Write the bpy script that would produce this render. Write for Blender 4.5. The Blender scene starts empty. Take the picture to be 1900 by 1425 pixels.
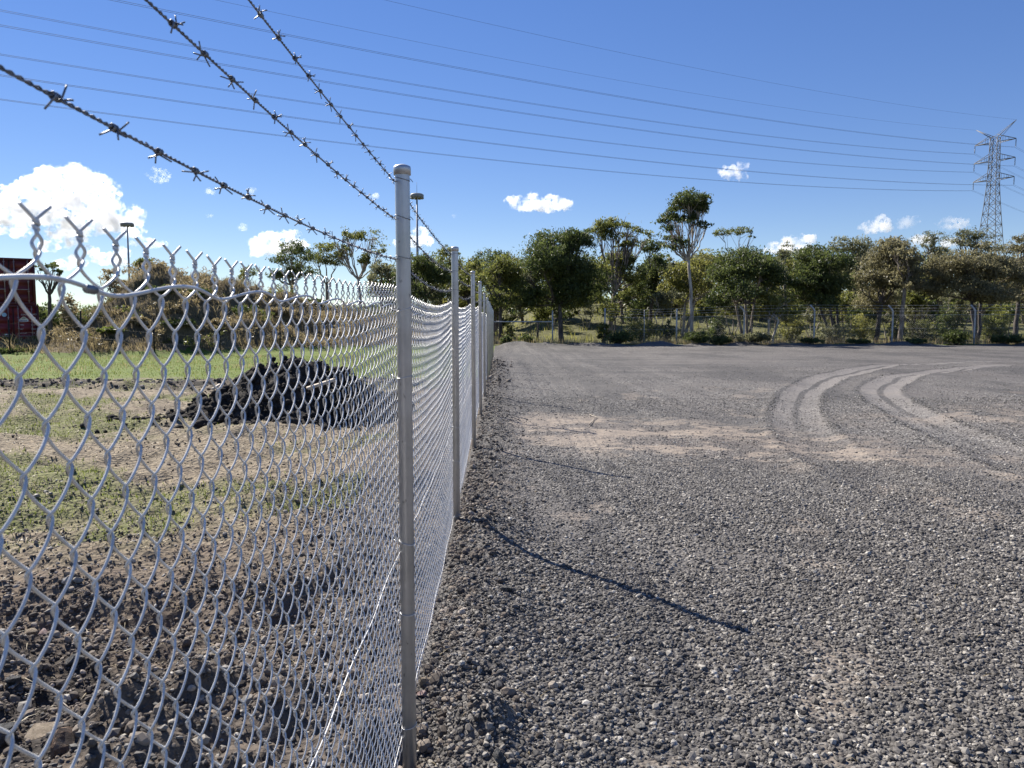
import bpy, bmesh, math, random
import numpy as np
from mathutils import Vector, Matrix

random.seed(11)
RNG = np.random.default_rng(11)
sc = bpy.context.scene
COL = sc.collection
R = math.radians

# ---------------------------------------------------------------- camera, sky, sun
CAM_H = 1.63
PITCH, YAW = R(4.50), R(0.88)
FPX = 1427.0
cam = bpy.data.cameras.new("camera")
cam.sensor_width = 36.0
cam.lens = 36.0 * FPX / 1900.0
cam.clip_start = 0.05
cam.clip_end = 20000
cam.dof.use_dof = True
cam.dof.focus_distance = 7.0
cam.dof.aperture_fstop = 17.0
cam_o = bpy.data.objects.new("camera", cam)
COL.objects.link(cam_o)
cam_o.location = (0, 0, CAM_H)
cam_o.rotation_euler = (R(90) - PITCH, 0, -YAW)
sc.camera = cam_o

SUN_EL, SUN_AZ = R(40.5), R(-39.8)          # azimuth measured from +Y towards +X
world = bpy.data.worlds.new("World")
sc.world = world
world.use_nodes = True
wn = world.node_tree
wn.nodes.clear()
sky = wn.nodes.new("ShaderNodeTexSky")
sky.sky_type = 'NISHITA'
sky.sun_disc = False
sky.sun_elevation = SUN_EL
sky.sun_rotation = SUN_AZ
sky.altitude = 1200
sky.air_density = 1.0
sky.dust_density = 0.0
sky.ozone_density = 3.0
bg = wn.nodes.new("ShaderNodeBackground")
bg.inputs[1].default_value = 0.107
wo = wn.nodes.new("ShaderNodeOutputWorld")
gam = wn.nodes.new("ShaderNodeGamma"); gam.inputs[1].default_value = 0.72
hsv = wn.nodes.new("ShaderNodeHueSaturation")
hsv.inputs['Hue'].default_value = 0.519
hsv.inputs['Saturation'].default_value = 1.42
wn.links.new(sky.outputs[0], gam.inputs[0])
wn.links.new(gam.outputs[0], hsv.inputs['Color'])
wn.links.new(hsv.outputs[0], bg.inputs[0])
wn.links.new(bg.outputs[0], wo.inputs[0])

sun = bpy.data.lights.new("sun", 'SUN')
sun.energy = 5.0
sun.angle = R(0.53)
sun.color = (1.0, 0.94, 0.85)
sun_o = bpy.data.objects.new("sun", sun)
COL.objects.link(sun_o)
SUN_DIR = Vector((math.sin(SUN_AZ) * math.cos(SUN_EL), math.cos(SUN_AZ) * math.cos(SUN_EL), math.sin(SUN_EL)))
sun_o.rotation_euler = SUN_DIR.to_track_quat('Z', 'Y').to_euler()
sun_o.location = (-20, 25, 40)

sc.view_settings.view_transform = 'Standard'
sc.view_settings.look = 'None'
sc.view_settings.exposure = 0.95
sc.view_settings.gamma = 1.0
sc.view_settings.use_curve_mapping = False
sc.render.engine = 'CYCLES'
cy = sc.cycles
cy.max_bounces = 24
cy.diffuse_bounces = 3
cy.glossy_bounces = 2
cy.transmission_bounces = 3
cy.volume_bounces = 24
cy.transparent_max_bounces = 12
cy.use_denoising = True
cy.denoiser = 'OPENIMAGEDENOISE'
cy.denoising_input_passes = 'RGB_ALBEDO_NORMAL'
cy.denoising_prefilter = 'ACCURATE'
cy.use_adaptive_sampling = False

# ---------------------------------------------------------------- helpers
CR = cam_o.rotation_euler.to_matrix()
def ray(px, py):
    v = CR @ Vector(((px - 950) / FPX, (712.5 - py) / FPX, -1.0))
    return v
def at(px, py, Y):
    v = ray(px, py); s = Y / v.y
    return Vector((v.x * s, Y, CAM_H + v.z * s))
def ground(px, py, z=0.0):
    v = ray(px, py); s = (z - CAM_H) / v.z
    return Vector((v.x * s, v.y * s, z))

def _hash(ix, iy, seed):
    h = (ix.astype(np.int64) * 374761393 + iy.astype(np.int64) * 668265263 + seed * 974634777) & 0xFFFFFFFF
    h = ((h ^ (h >> 13)) * 1274126177) & 0xFFFFFFFF
    return ((h ^ (h >> 16)) & 0xFFFF) / 65535.0
def vnoise(x, y, seed=0):
    x = np.asarray(x, float); y = np.asarray(y, float)
    ix = np.floor(x); iy = np.floor(y)
    fx = x - ix; fy = y - iy
    ix = ix.astype(np.int64); iy = iy.astype(np.int64)
    fx = fx * fx * fx * (fx * (fx * 6 - 15) + 10); fy = fy * fy * fy * (fy * (fy * 6 - 15) + 10)
    a = _hash(ix, iy, seed); b = _hash(ix + 1, iy, seed); c = _hash(ix, iy + 1, seed); d = _hash(ix + 1, iy + 1, seed)
    return (a * (1 - fx) + b * fx) * (1 - fy) + (c * (1 - fx) + d * fx) * fy - 0.5
def fbm(x, y, octv=4, seed=0, gain=0.5):
    x = np.asarray(x, float); y = np.asarray(y, float)
    s = 0; a = 1.0
    for i in range(octv):
        s = s + a * vnoise(x * (2.03 ** i) + 17.3 * i, y * (2.03 ** i) - 9.1 * i, seed + i)
        a *= gain
    return s
def sstep(a, b, x):
    t = np.clip((x - a) / (b - a), 0, 1)
    return t * t * (3 - 2 * t)

def tag(o, label=None, cat=None, group=None, kind=None):
    if label: o["label"] = label
    if cat: o["category"] = cat
    if group: o["group"] = group
    if kind: o["kind"] = kind
    return o
def mesh_np(name, V, F, smooth=False):
    """F: one index array (n,k) or a list of them with different k"""
    me = bpy.data.meshes.new(name)
    V = np.asarray(V, np.float32)
    Fs = F if isinstance(F, list) else [F]
    Fs = [np.asarray(f, np.int32) for f in Fs if len(f)]
    me.vertices.add(len(V)); me.vertices.foreach_set("co", V.ravel())
    nl = sum(f.size for f in Fs); nf = sum(len(f) for f in Fs)
    me.loops.add(nl); me.loops.foreach_set("vertex_index", np.concatenate([f.ravel() for f in Fs]))
    me.polygons.add(nf)
    tot = np.concatenate([np.full(len(f), f.shape[1], np.int32) for f in Fs])
    st = np.concatenate([[0], np.cumsum(tot)[:-1]]).astype(np.int32)
    me.polygons.foreach_set("loop_start", st)
    if smooth: me.polygons.foreach_set("use_smooth", np.ones(nf, bool))
    me.update(calc_edges=True)
    return me
def link(name, me, mat=None, parent=None, loc=None):
    o = bpy.data.objects.new(name, me)
    COL.objects.link(o)
    if mat is not None and len(me.materials) == 0: me.materials.append(mat)
    if parent is not None: o.parent = parent
    if loc is not None: o.location = loc
    return o
def empty(name, loc=(0, 0, 0), rz=0.0):
    o = bpy.data.objects.new(name, None)
    COL.objects.link(o); o.location = loc; o.rotation_euler = (0, 0, rz)
    o.empty_display_size = 0.2
    return o

class MB:
    """collects tubes, boxes and raw arrays into one mesh"""
    def __init__(s): s.V = []; s.Q = []; s.T = []; s.n = 0
    def raw(s, V, Q=None, T=None):
        V = np.asarray(V, float)
        if Q is not None and len(Q): s.Q.append(np.asarray(Q) + s.n)
        if T is not None and len(T): s.T.append(np.asarray(T) + s.n)
        s.V.append(V); s.n += len(V)
    def tube(s, P, r, sides=6, caps=True):
        P = np.asarray(P, float); n = len(P)
        r = np.broadcast_to(np.asarray(r, float), (n,))
        T = np.gradient(P, axis=0); T /= np.linalg.norm(T, axis=1)[:, None] + 1e-12
        ref = np.array([0.0, 0, 1]) if abs(T[0][2]) < 0.9 else np.array([1.0, 0, 0])
        N = np.zeros_like(P); u = ref
        for i in range(n):
            u = u - T[i] * np.dot(u, T[i]); u = u / (np.linalg.norm(u) + 1e-12); N[i] = u
        B = np.cross(T, N)
        a = np.arange(sides) * 2 * math.pi / sides
        V = P[:, None, :] + r[:, None, None] * (np.cos(a)[None, :, None] * N[:, None, :] + np.sin(a)[None, :, None] * B[:, None, :])
        i = np.arange(n - 1)[:, None] * sides; j = np.arange(sides)[None, :]; k = (j + 1) % sides
        Q = np.stack([i + j, i + k, i + sides + k, i + sides + j], -1).reshape(-1, 4)
        V = V.reshape(-1, 3)
        T3 = []
        if caps:
            m = len(V)
            V = np.vstack([V, P[:1], P[-1:]])
            for q in range(sides):
                T3.append((m, (q + 1) % sides, q)); T3.append((m + 1, (n - 1) * sides + q, (n - 1) * sides + (q + 1) % sides))
        s.raw(V, Q, T3)
    def box(s, c, d, M=None):
        c = np.array(c, float); h = np.array(d, float) / 2
        V = np.array([[x, y, z] for x in (-1, 1) for y in (-1, 1) for z in (-1, 1)], float) * h
        if M is not None: V = V @ np.array(M).T
        s.raw(V + c, [(0, 1, 3, 2), (4, 6, 7, 5), (0, 4, 5, 1), (2, 3, 7, 6), (0, 2, 6, 4), (1, 5, 7, 3)])
    def lathe(s, prof, sides=24, c=(0, 0, 0)):
        n = len(prof); a = np.arange(sides) * 2 * math.pi / sides
        V = np.array([[r * math.cos(t) + c[0], r * math.sin(t) + c[1], z + c[2]] for r, z in prof for t in a])
        Q = [(i * sides + j, i * sides + (j + 1) % sides, (i + 1) * sides + (j + 1) % sides, (i + 1) * sides + j) for i in range(n - 1) for j in range(sides)]
        s.raw(V, Q)
    def mesh(s, name, smooth=False):
        F = []
        if s.Q: F.append(np.vstack(s.Q))
        if s.T: F.append(np.vstack([np.asarray(t).reshape(-1, 3) for t in s.T]))
        return mesh_np(name, np.vstack(s.V), F, smooth)
    def build(s, name, mat, parent=None, smooth=False, loc=None):
        return link(name, s.mesh(name, smooth), mat, parent, loc)

# ---------------------------------------------------------------- material helper
class NT:
    def __init__(s, name):
        s.m = bpy.data.materials.new(name); s.m.use_nodes = True
        s.t = s.m.node_tree; s.t.nodes.clear()
        s.out = s.t.nodes.new("ShaderNodeOutputMaterial")
    def n(s, typ, **kw):
        nd = s.t.nodes.new(typ)
        for k, v in kw.items(): setattr(nd, k, v)
        return nd
    def put(s, sock, v):
        if hasattr(v, "links") or isinstance(v, bpy.types.NodeSocket): s.t.links.new(v, sock)
        else:
            if isinstance(v, tuple) and len(v) == 3 and sock.type == 'RGBA': v = v + (1,)
            sock.default_value = v
    def math(s, op, a, b=0.0, c=0.0, clamp=False):
        nd = s.n("ShaderNodeMath", operation=op, use_clamp=clamp)
        s.put(nd.inputs[0], a); s.put(nd.inputs[1], b); s.put(nd.inputs[2], c)
        return nd.outputs[0]
    def mix(s, f, a, b, mode='MIX'):
        nd = s.n("ShaderNodeMix", data_type='RGBA', blend_type=mode)
        s.put(nd.inputs[0], f); s.put(nd.inputs[6], a); s.put(nd.inputs[7], b)
        return nd.outputs[2]
    def ramp(s, f, stops, interp='LINEAR'):
        nd = s.n("ShaderNodeValToRGB"); cr = nd.color_ramp; cr.interpolation = interp
        while len(cr.elements) < len(stops): cr.elements.new(0.5)
        for e, (p, c) in zip(cr.elements, stops):
            e.position = p; e.color = (c if isinstance(c, tuple) else (c, c, c)) + (1,) if not (isinstance(c, tuple) and len(c) == 4) else c
        s.put(nd.inputs[0], f)
        return nd.outputs[0]
    def coord(s, kind='Object'): return s.n("ShaderNodeTexCoord").outputs[kind]
    def pos(s): return s.n("ShaderNodeNewGeometry").outputs['Position']
    def map(s, v, scale=(1, 1, 1), loc=(0, 0, 0)):
        nd = s.n("ShaderNodeMapping"); s.put(nd.inputs[0], v); nd.inputs[1].default_value = loc; nd.inputs[3].default_value = scale
        return nd.outputs[0]
    def noise(s, v, scale, detail=4, rough=0.55, out=0):
        nd = s.n("ShaderNodeTexNoise"); s.put(nd.inputs['Vector'], v); s.put(nd.inputs['Scale'], scale)
        nd.inputs['Detail'].default_value = detail; nd.inputs['Roughness'].default_value = rough
        return nd.outputs[out]
    def vor(s, v, scale, out='Distance', feature='F1', rnd=1.0):
        nd = s.n("ShaderNodeTexVoronoi", feature=feature); s.put(nd.inputs['Vector'], v); nd.inputs['Scale'].default_value = scale
        nd.inputs['Randomness'].default_value = rnd
        return nd.outputs[out]
    def sep(s, v):
        nd = s.n("ShaderNodeSeparateXYZ"); s.put(nd.inputs[0], v); return nd.outputs
    def smooth(s, x, a, b, lo=0.0, hi=1.0):
        nd = s.n("ShaderNodeMapRange", interpolation_type='SMOOTHSTEP')
        s.put(nd.inputs[0], x); s.put(nd.inputs[1], a); s.put(nd.inputs[2], b); s.put(nd.inputs[3], lo); s.put(nd.inputs[4], hi)
        return nd.outputs[0]
    def bump(s, h, strength=0.5, dist=0.02, normal=None):
        nd = s.n("ShaderNodeBump"); s.put(nd.inputs['Strength'], strength); nd.inputs['Distance'].default_value = dist
        s.put(nd.inputs['Height'], h)
        if normal is not None: s.put(nd.inputs['Normal'], normal)
        return nd.outputs[0]
    def bsdf(s, color, rough=0.8, metal=0.0, normal=None, spec=0.5):
        nd = s.n("ShaderNodeBsdfPrincipled")
        s.put(nd.inputs['Base Color'], color); s.put(nd.inputs['Roughness'], rough); s.put(nd.inputs['Metallic'], metal)
        nd.inputs['Specular IOR Level'].default_value = spec
        if normal is not None: s.put(nd.inputs['Normal'], normal)
        return nd.outputs[0]
    def done(s, sh, vol=None):
        if sh is not None: s.t.links.new(sh, s.out.inputs[0])
        if vol is not None: s.t.links.new(vol, s.out.inputs[1])
        return s.m

def simple(name, color, rough=0.7, metal=0.0, var=0.25, scale=6.0, spec=0.5, bump=0.0):
    t = NT(name); c = t.coord()
    nz = t.noise(c, scale, 5)
    dark = tuple(x * (1 - var) for x in color); lite = tuple(min(1, x * (1 + var)) for x in color)
    col = t.mix(t.smooth(nz, 0.35, 0.65), dark, lite)
    nm = t.bump(t.noise(c, scale * 6, 4), 0.5, bump) if bump else None
    return t.done(t.bsdf(col, rough, metal, nm, spec))

def galv(name, base=0.5, metal=0.65, rough=0.42):
    t = NT(name); c = t.coord()
    sp = t.vor(c, 60.0, 'Color')
    streak = t.noise(t.map(c, (40, 40, 1.5)), 1.0, 5)
    blot = t.noise(c, 9.0, 4)
    v = t.math('ADD', t.math('MULTIPLY', t.sep(sp)[0], 0.035), t.math('MULTIPLY', streak, 0.50))
    v = t.math('ADD', v, t.math('MULTIPLY', blot, 0.42))
    col = t.ramp(v, [(0.25, (base * .62, base * .64, base * .67)), (0.5, (base, base * 1.01, base * 1.03)), (0.75, (base * 1.25, base * 1.26, base * 1.28))])
    spots = t.smooth(t.noise(t.map(c, (1, 1, .5)), 55.0, 2), 0.655, 0.75)
    col = t.mix(t.math('MULTIPLY', spots, 0.6), col, (0.10, 0.105, 0.11))
    rg = t.math('ADD', rough, t.math('MULTIPLY', t.math('SUBTRACT', blot, 0.5), 0.35))
    return t.done(t.bsdf(col, rg, metal, t.bump(streak, 0.12, 0.002)))
M_POST = galv("galvanised_post", 0.52, 0.7, 0.42)
M_WIRE = simple("galvanised_wire", (0.64, 0.635, 0.62), 0.44, 0.35, 0.12, 30)
M_BARB = simple("barbed_wire_metal", (0.20, 0.205, 0.215), 0.45, 0.85, 0.3, 40)
M_CABLE = simple("cable_metal", (0.055, 0.06, 0.07), 0.8, 0.0, 0.1, 1)
M_LATTICE = simple("tower_steel", (0.21, 0.215, 0.225), 0.7, 0.2, 0.15, 0.6)

def foliage(name, c0, c1, trans=0.35, tcol=None):
    t = NT(name)
    tone = t.n("ShaderNodeAttribute", attribute_name="tone").outputs['Fac']
    col = t.mix(tone, c0, c1)
    d = t.n("ShaderNodeBsdfPrincipled"); t.put(d.inputs['Base Color'], col); d.inputs['Roughness'].default_value = 0.5
    d.inputs['Specular IOR Level'].default_value = 0.35
    tr = t.n("ShaderNodeBsdfTranslucent")
    tc = t.mix(tone, tuple(x * 1.5 for x in c0), tuple(x * 1.9 for x in (tcol or c1)))
    t.put(tr.inputs[0], tc)
    mx = t.n("ShaderNodeMixShader"); mx.inputs[0].default_value = trans
    t.t.links.new(d.outputs[0], mx.inputs[1]); t.t.links.new(tr.outputs[0], mx.inputs[2])
    return t.done(mx.outputs[0])
F_DARK = foliage("dark_green_leaves", (0.032, 0.050, 0.018), (0.110, 0.130, 0.036), 0.42)
F_OLIVE = foliage("olive_leaves", (0.048, 0.066, 0.020), (0.185, 0.190, 0.050), 0.47)
F_YELLOW = foliage("yellow_olive_leaves", (0.075, 0.085, 0.024), (0.250, 0.240, 0.068), 0.50)
F_GREY = foliage("grey_green_leaves", (0.064, 0.074, 0.038), (0.215, 0.210, 0.110), 0.45)
F_BROWN = foliage("brownish_leaves", (0.075, 0.074, 0.038), (0.245, 0.220, 0.120), 0.45)
F_STRAW = foliage("dry_grass_blades", (0.20, 0.155, 0.075), (0.42, 0.34, 0.19), 0.30)
F_GRASS = foliage("green_grass_blades", (0.055, 0.080, 0.014), (0.165, 0.190, 0.040), 0.40)
F_SCRUB = foliage("dry_scrub", (0.120, 0.098, 0.050), (0.31, 0.25, 0.140), 0.40)

def bark(name, a, b):
    t = NT(name); c = t.coord()
    nz = t.noise(t.map(c, (3, 3, .5)), 2.5, 5)
    return t.done(t.bsdf(t.mix(t.smooth(nz, .38, .62), a, b), 0.85, 0, t.bump(nz, .5, .03)))
B_DARK = bark("dark_bark", (0.045, 0.036, 0.030), (0.12, 0.10, 0.085))
B_PALE = bark("pale_bark", (0.22, 0.18, 0.15), (0.50, 0.45, 0.38))
B_MID = bark("grey_brown_bark", (0.11, 0.085, 0.07), (0.27, 0.23, 0.19))

# ---------------------------------------------------------------- terrain
FENCE_X = -0.340
MESH_X = -0.376
RIDGE = [(-24.5, 45.0, 2.3), (-21.8, 47.0, 5.0), (-19.6, 50.0, 4.5), (-16.5, 53.5, 3.4), (-13.0, 58.0, 2.5), (-9.5, 64.0, 1.8), (-6.0, 71.0, 1.1), (-3.0, 77.0, .4)]
def hill_h(x, y):
    best = np.full(np.shape(x), 1e9); hh = np.zeros(np.shape(x)); 
    x = np.asarray(x, float); y = np.asarray(y, float)
    wsum = np.zeros(np.shape(x)); acc = np.zeros(np.shape(x)); 
    for (x0, y0, h0), (x1, y1, h1) in zip(RIDGE[:-1], RIDGE[1:]):
        dx, dy = x1 - x0, y1 - y0
        t = np.clip(((x - x0) * dx + (y - y0) * dy) / (dx * dx + dy * dy), 0, 1)
        d = np.hypot(x - x0 - t * dx, y - y0 - t * dy); h = h0 + t * (h1 - h0)
        m = d < best
        best = np.where(m, d, best); hh = np.where(m, h, hh)
    wid = 10.0
    q = np.clip(1 - best / wid, 0, 1)
    prof = .45 * q + .55 * q * q * (3 - 2 * q)
    left = sstep(-25.2, -22.2, x)
    n = fbm(x * .35, y * .35, 4, 51) * 1.5 + fbm(x * 1.1, y * 1.1, 4, 57) * .75
    return np.maximum(0, hh * prof * left + n * np.clip(hh * prof, 0, 1) * .8)
def track_x(y):
    ys = [0, 8, 9.15, 11.4, 14.2, 17.4, 23.5, 29.4, 31.4, 33.7, 40]
    xa = [3.6, 3.95, 4.05, 4.57, 5.5, 6.85, 10.07, 14.7, 18.1, 22.96, 45]
    yb = [0, 8, 9.15, 10.9, 13, 15.6, 18, 20.4, 24.7, 26.1, 30.6, 40]
    xb = [5.6, 6.0, 6.23, 6.65, 7.2, 8.06, 9.0, 10.3, 13.2, 15.2, 20.8, 50]
    return np.interp(y, ys, xa), np.interp(y, yb, xb)
def terrain(x, y, fine=True):
    x = np.asarray(x, float); y = np.asarray(y, float)
    yard = sstep(-0.30, 0.15, x) * (1 - sstep(55.5, 57.0, y))
    z = fbm(x * .25, y * .25, 3, 3) * .05 * (1 - sstep(0, 3, 3 - np.abs(x) - 0 * y) * .5)
    far = sstep(57.5, 61, y)
    left = 1 - sstep(-0.6, -0.2, x)
    # yard: shallow undulation, small ridges pushed up by tyres and grader
    z = z + yard * (fbm(x * 1.3, y * .7, 4, 7) * .035 + fbm(x * 6, y * 6, 3, 8) * .014)
    # rough strip of spoil along the fence
    berm = np.exp(-((x + 0.12 - .10 * vnoise(x * 0, y * .9, 5)) / .30) ** 2) * (1 - sstep(36, 40, y))
    z = z + berm * sstep(2, 7, y + 2.5) * (.030 + .065 * (fbm(x * 2.2, y * 2.2, 4, 13) + .25) + .05 * np.clip(fbm(x * 7, y * 7, 3, 14), -.1, 1))
    z = z + .05 * np.exp(-((y - 5.9) / 1.0) ** 2) * np.exp(-((x + .3) / .4) ** 2)
    # small heap at the foot of the first post
    z = z + .075 * np.exp(-(((x + .07) / .13) ** 2 + ((y - 2.98) / .16) ** 2)) * (1 + fbm(x * 9, y * 9, 3, 15))
    z = z - .07 * np.exp(-(((x + .33) / .14) ** 2 + ((y - 2.72) / .22) ** 2))
    # left paddock: rough worked soil near, flatter grass beyond
    rough = left * (1 - .75 * sstep(20, 24, y)) * (1 - sstep(60, 70, y) * .5)
    z = z + rough * (fbm(x * .8, y * 1.1, 4, 21) * .16 + fbm(x * 3.5, y * 4.5, 4, 22) * .062 + np.abs(fbm(x * 9, y * 9, 3, 23)) * .06 - .02)
    # ruts running across the paddock
    for y0, a in ((20.6, .12), (21.6, -.10), (4.6, -.09), (5.0, .06), (7.9, -.06), (17.2, .05)):
        z = z + left * a * np.exp(-((y - y0 - .06 * x - .5 * vnoise(x * .5, y * 0, 31)) / .28) ** 2) * (1 + 1.2 * fbm(x * 2.5, y * 2.5, 3, 32))
    # dug soil heap bottom left and the little trench behind it
    z = z + left * (.20 * np.exp(-(((x + 1.25) / .5) ** 2 + ((y - 2.9) / .7) ** 2)) - .12 * np.exp(-(((x + 2.0) / .35) ** 2 + ((y - 3.1) / .5) ** 2))) * (1 + .9 * fbm(x * 5, y * 5, 3, 33))
    z = z + hill_h(x, y)
    # ground rises behind the far fence
    z = z + sstep(-2, 6, x) * (1 - .6 * sstep(20, 45, x)) * (sstep(62, 100, y) * 4.2) + sstep(56, 58, y) * .12 * fbm(x * .9, y * .9, 4, 41)
    # a low pushed-up edge where the yard ends
    z = z + sstep(-.3, .8, x) * np.exp(-((y - 57.2) / .7) ** 2) * (.16 + .35 * fbm(x * .6, y * .6, 3, 43))
    # tyre tracks pressed into the yard
    xa, xb = track_x(y)
    for xt in (xa, xb):
        cosf = np.where(y > 15, np.interp(y, [15, 25], [.9, .62]), .92)
        d = (x - xt) * cosf
        m = np.exp(-((d) / .36) ** 4) * (y > 7) * (y < 36)
        z = z - m * .035 + np.exp(-((np.abs(d) - .48) / .09) ** 2) * (y > 7) * (y < 36) * .022
    return z

def axis(lo, hi, c, dmin, k, kfar, far0):
    out = [c]; v = c
    while v < hi:
        a = abs(v - c); st = max(dmin, k * a) if a < far0 else max(kfar * a, k * far0)
        v += st; out.append(v)
    neg = []; v = c
    while v > lo:
        a = abs(v - c); st = max(dmin, k * a) if a < far0 else max(kfar * a, k * far0)
        v -= st; neg.append(v)
    return np.array(neg[::-1] + out)
gx = axis(-6000, 6000, -0.38, 0.026, 0.0165, 0.16, 48)
gy1 = [1.2]
while gy1[-1] < 9000:
    v = gy1[-1]; gy1.append(v + (max(.028, .0085 * v) if v < 110 else .16 * v))
gy0 = [1.2]
while gy0[-1] > -60: gy0.append(gy0[-1] - max(.06, .22 * (1.2 - gy0[-1])))
gy = np.array(gy0[::-1][:-1] + gy1)
X, Y = np.meshgrid(gx, gy)
Z = terrain(X, Y)
nx, ny = len(gx), len(gy)
I = np.arange(nx * ny).reshape(ny, nx)
Qa = np.stack([I[:-1, :-1], I[:-1, 1:], I[1:, 1:], I[1:, :-1]], -1).reshape(-1, 4)
cxm = (X[:-1, :-1] + X[1:, 1:]).ravel() / 2; cym = (Y[:-1, :-1] + Y[1:, 1:]).ravel() / 2
hillm = (hill_h(cxm, cym) > .25)
yardm = (cxm > -0.37) & (cym < 57.3) & ~hillm
P = np.stack([X.ravel(), Y.ravel(), Z.ravel()], -1)
def submesh(name, mask):
    q = Qa[mask]; u, inv = np.unique(q, return_inverse=True)
    return mesh_np(name, P[u], inv.reshape(-1, 4), True)
def tz(x, y): return float(terrain(np.array([x]), np.array([y]))[0])

# --- yard material
def yard_material():
    t = NT("crushed_rock_yard"); p = t.pos(); xyz = t.sep(p); x, y = xyz[0], xyz[1]
    flat = t.map(p, (1, 1, 0.6))
    cell = t.sep(t.vor(flat, 42.0, 'Color'))[0]
    dist = t.vor(flat, 42.0, 'Distance')
    cell2 = t.sep(t.vor(flat, 17.0, 'Color'))[1]
    stone = t.ramp(cell, [(0.0, (.047, .043, .039)), (0.40, (.108, .100, .091)), (0.75, (.195, .181, .163)), (0.92, (.32, .298, .265)), (1.0, (.53, .50, .45))])
    big = t.noise(t.map(p, (.35, .22, 1)), 1.0, 5, .6)
    mid = t.noise(t.map(p, (1.6, .9, 1)), 1.0, 5, .65)
    fine = t.noise(p, 14.0, 4, .7)
    fines = t.mix(fine, (.100, .088, .079), (.195, .173, .152))
    # how much stone dust lies between the stones
    f = t.smooth(t.math('ADD', t.math('MULTIPLY', big, .6), t.math('MULTIPLY', mid, .4)), .40, .64)
    f = t.math('ADD', t.math('MULTIPLY', f, .65), t.smooth(y, 10.0, 30.0, 0.0, .24), clamp=True)
    col = t.mix(f, stone, fines)
    # streaks left by the grader, running along the fence and across the far end
    st = t.noise(t.map(p, (2.2, .05, 1)), 1.0, 3, .6)
    st2 = t.noise(t.map(p, (.06, 1.5, 1)), 1.0, 4, .65)
    k = t.math('ADD', t.math('MULTIPLY', t.smooth(st, .35, .65), t.smooth(x, 9, 2)), t.math('MULTIPLY', t.smooth(st2, .35, .65), t.smooth(y, 16, 28)))
    col = t.mix(t.math('MULTIPLY', k, .62), col, t.mix(fine, (.045, .042, .040), (.095, .088, .082)))
    vv = t.noise(t.map(p, (.30, .14, 1)), 1.0, 5, .62)
    col = t.mix(t.math('MULTIPLY', t.smooth(vv, .56, .36), t.smooth(y, 7, 16, .35, .75)), col, t.mix(fine, (.040, .038, .036), (.085, .078, .072)))
    # dark spoil along the fence
    dk = t.math('MULTIPLY', t.smooth(t.math('ADD', x, t.math('MULTIPLY', t.math('SUBTRACT', mid, .5), 1.0)), .32, -.1), .62)
    col = t.mix(dk, col, t.mix(cell, (.028, .025, .023), (.085, .072, .062)))
    # sandy soil showing through in a band across the yard
    band = t.math('MULTIPLY', t.smooth(y, 8.0, 10.0), t.smooth(y, 14.2, 12.6))
    band = t.math('MULTIPLY', band, t.math('MULTIPLY', t.smooth(x, -.1, .5), t.smooth(x, 6.4, 4.4)))
    diag = t.math('ADD', y, t.math('MULTIPLY', x, .75))
    band = t.math('MULTIPLY', band, t.math('MULTIPLY', t.smooth(diag, 10.0, 11.4), t.smooth(diag, 15.0, 13.4)))
    tan_m = t.n("ShaderNodeAttribute", attribute_name="sand").outputs['Fac']
    tan_m = t.math('MULTIPLY', tan_m, t.smooth(t.noise(t.map(p, (2.5, 5.0, 1)), 2.0, 5, .7), .34, .58, .2, 1.0))
    col = t.mix(t.math('MULTIPLY', band, .35), col, (.20, .16, .13))
    col = t.mix(t.math('MULTIPLY', tan_m, .80), col, t.mix(fine, (.24, .19, .145), (.39, .32, .245)))
    # tyre tracks: paler, smoother, with a lug pattern and a dark gap between dual tyres
    ca = t.n("ShaderNodeFloatCurve"); cb = t.n("ShaderNodeFloatCurve")
    def curve(nd, pts):
        c = nd.mapping.curves[0]
        for i, q in enumerate(pts):
            if i < 2: c.points[i].location = q
            else: c.points.new(*q)
        nd.mapping.update()
    yy = t.math('DIVIDE', t.math('SUBTRACT', y, 8.0), 28.0)
    ysamp = np.linspace(8, 36, 15); xa, xb = track_x(ysamp)
    for nd, xs in ((ca, xa), (cb, xb)):
        pts = [((yv - 8) / 28, float(xv) / 40) for yv, xv in zip(ysamp, xs)]
        curve(nd, [pts[0], pts[-1]] + pts[1:-1]); t.put(nd.inputs[1], yy)
    cosf = t.smooth(y, 14.0, 26.0, .92, .60)
    tr = None; gap = None
    for nd in (ca, cb):
        d = t.math('ABSOLUTE', t.math('MULTIPLY', t.math('SUBTRACT', x, t.math('MULTIPLY', nd.outputs[0], 40.0)), cosf))
        m1 = t.math('MULTIPLY', t.smooth(d, .44, .36), t.smooth(d, .04, .09))
        g1 = t.math('MAXIMUM', t.smooth(d, .09, .04), t.math('MULTIPLY', t.smooth(d, .40, .46), t.smooth(d, .60, .48)))
        tr = m1 if tr is None else t.math('MAXIMUM', tr, m1)
        gap = g1 if gap is None else t.math('MAXIMUM', gap, g1)
    rng = t.math('MULTIPLY', t.smooth(y, 7.5, 17.0), t.smooth(y, 36.0, 31.0))
    rng = t.math('MULTIPLY', rng, t.smooth(big, .25, .5, .5, 1.0))
    lug = t.n("ShaderNodeTexWave"); t.put(lug.inputs[0], p); lug.inputs['Scale'].default_value = 3.2; lug.inputs['Distortion'].default_value = 1.5; lug.bands_direction = 'DIAGONAL'
    tcol = t.mix(t.math('MULTIPLY', lug.outputs[1], .5), (.27, .245, .22), (.18, .165, .15))
    col = t.mix(t.math('MULTIPLY', t.math('MULTIPLY', tr, t.math('MULTIPLY', rng, t.smooth(mid, .28, .52, .35, 1.0))), .52), col, tcol)
    col = t.mix(t.math('MULTIPLY', t.math('MULTIPLY', gap, rng), .42), col, (.05, .048, .047))
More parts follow.
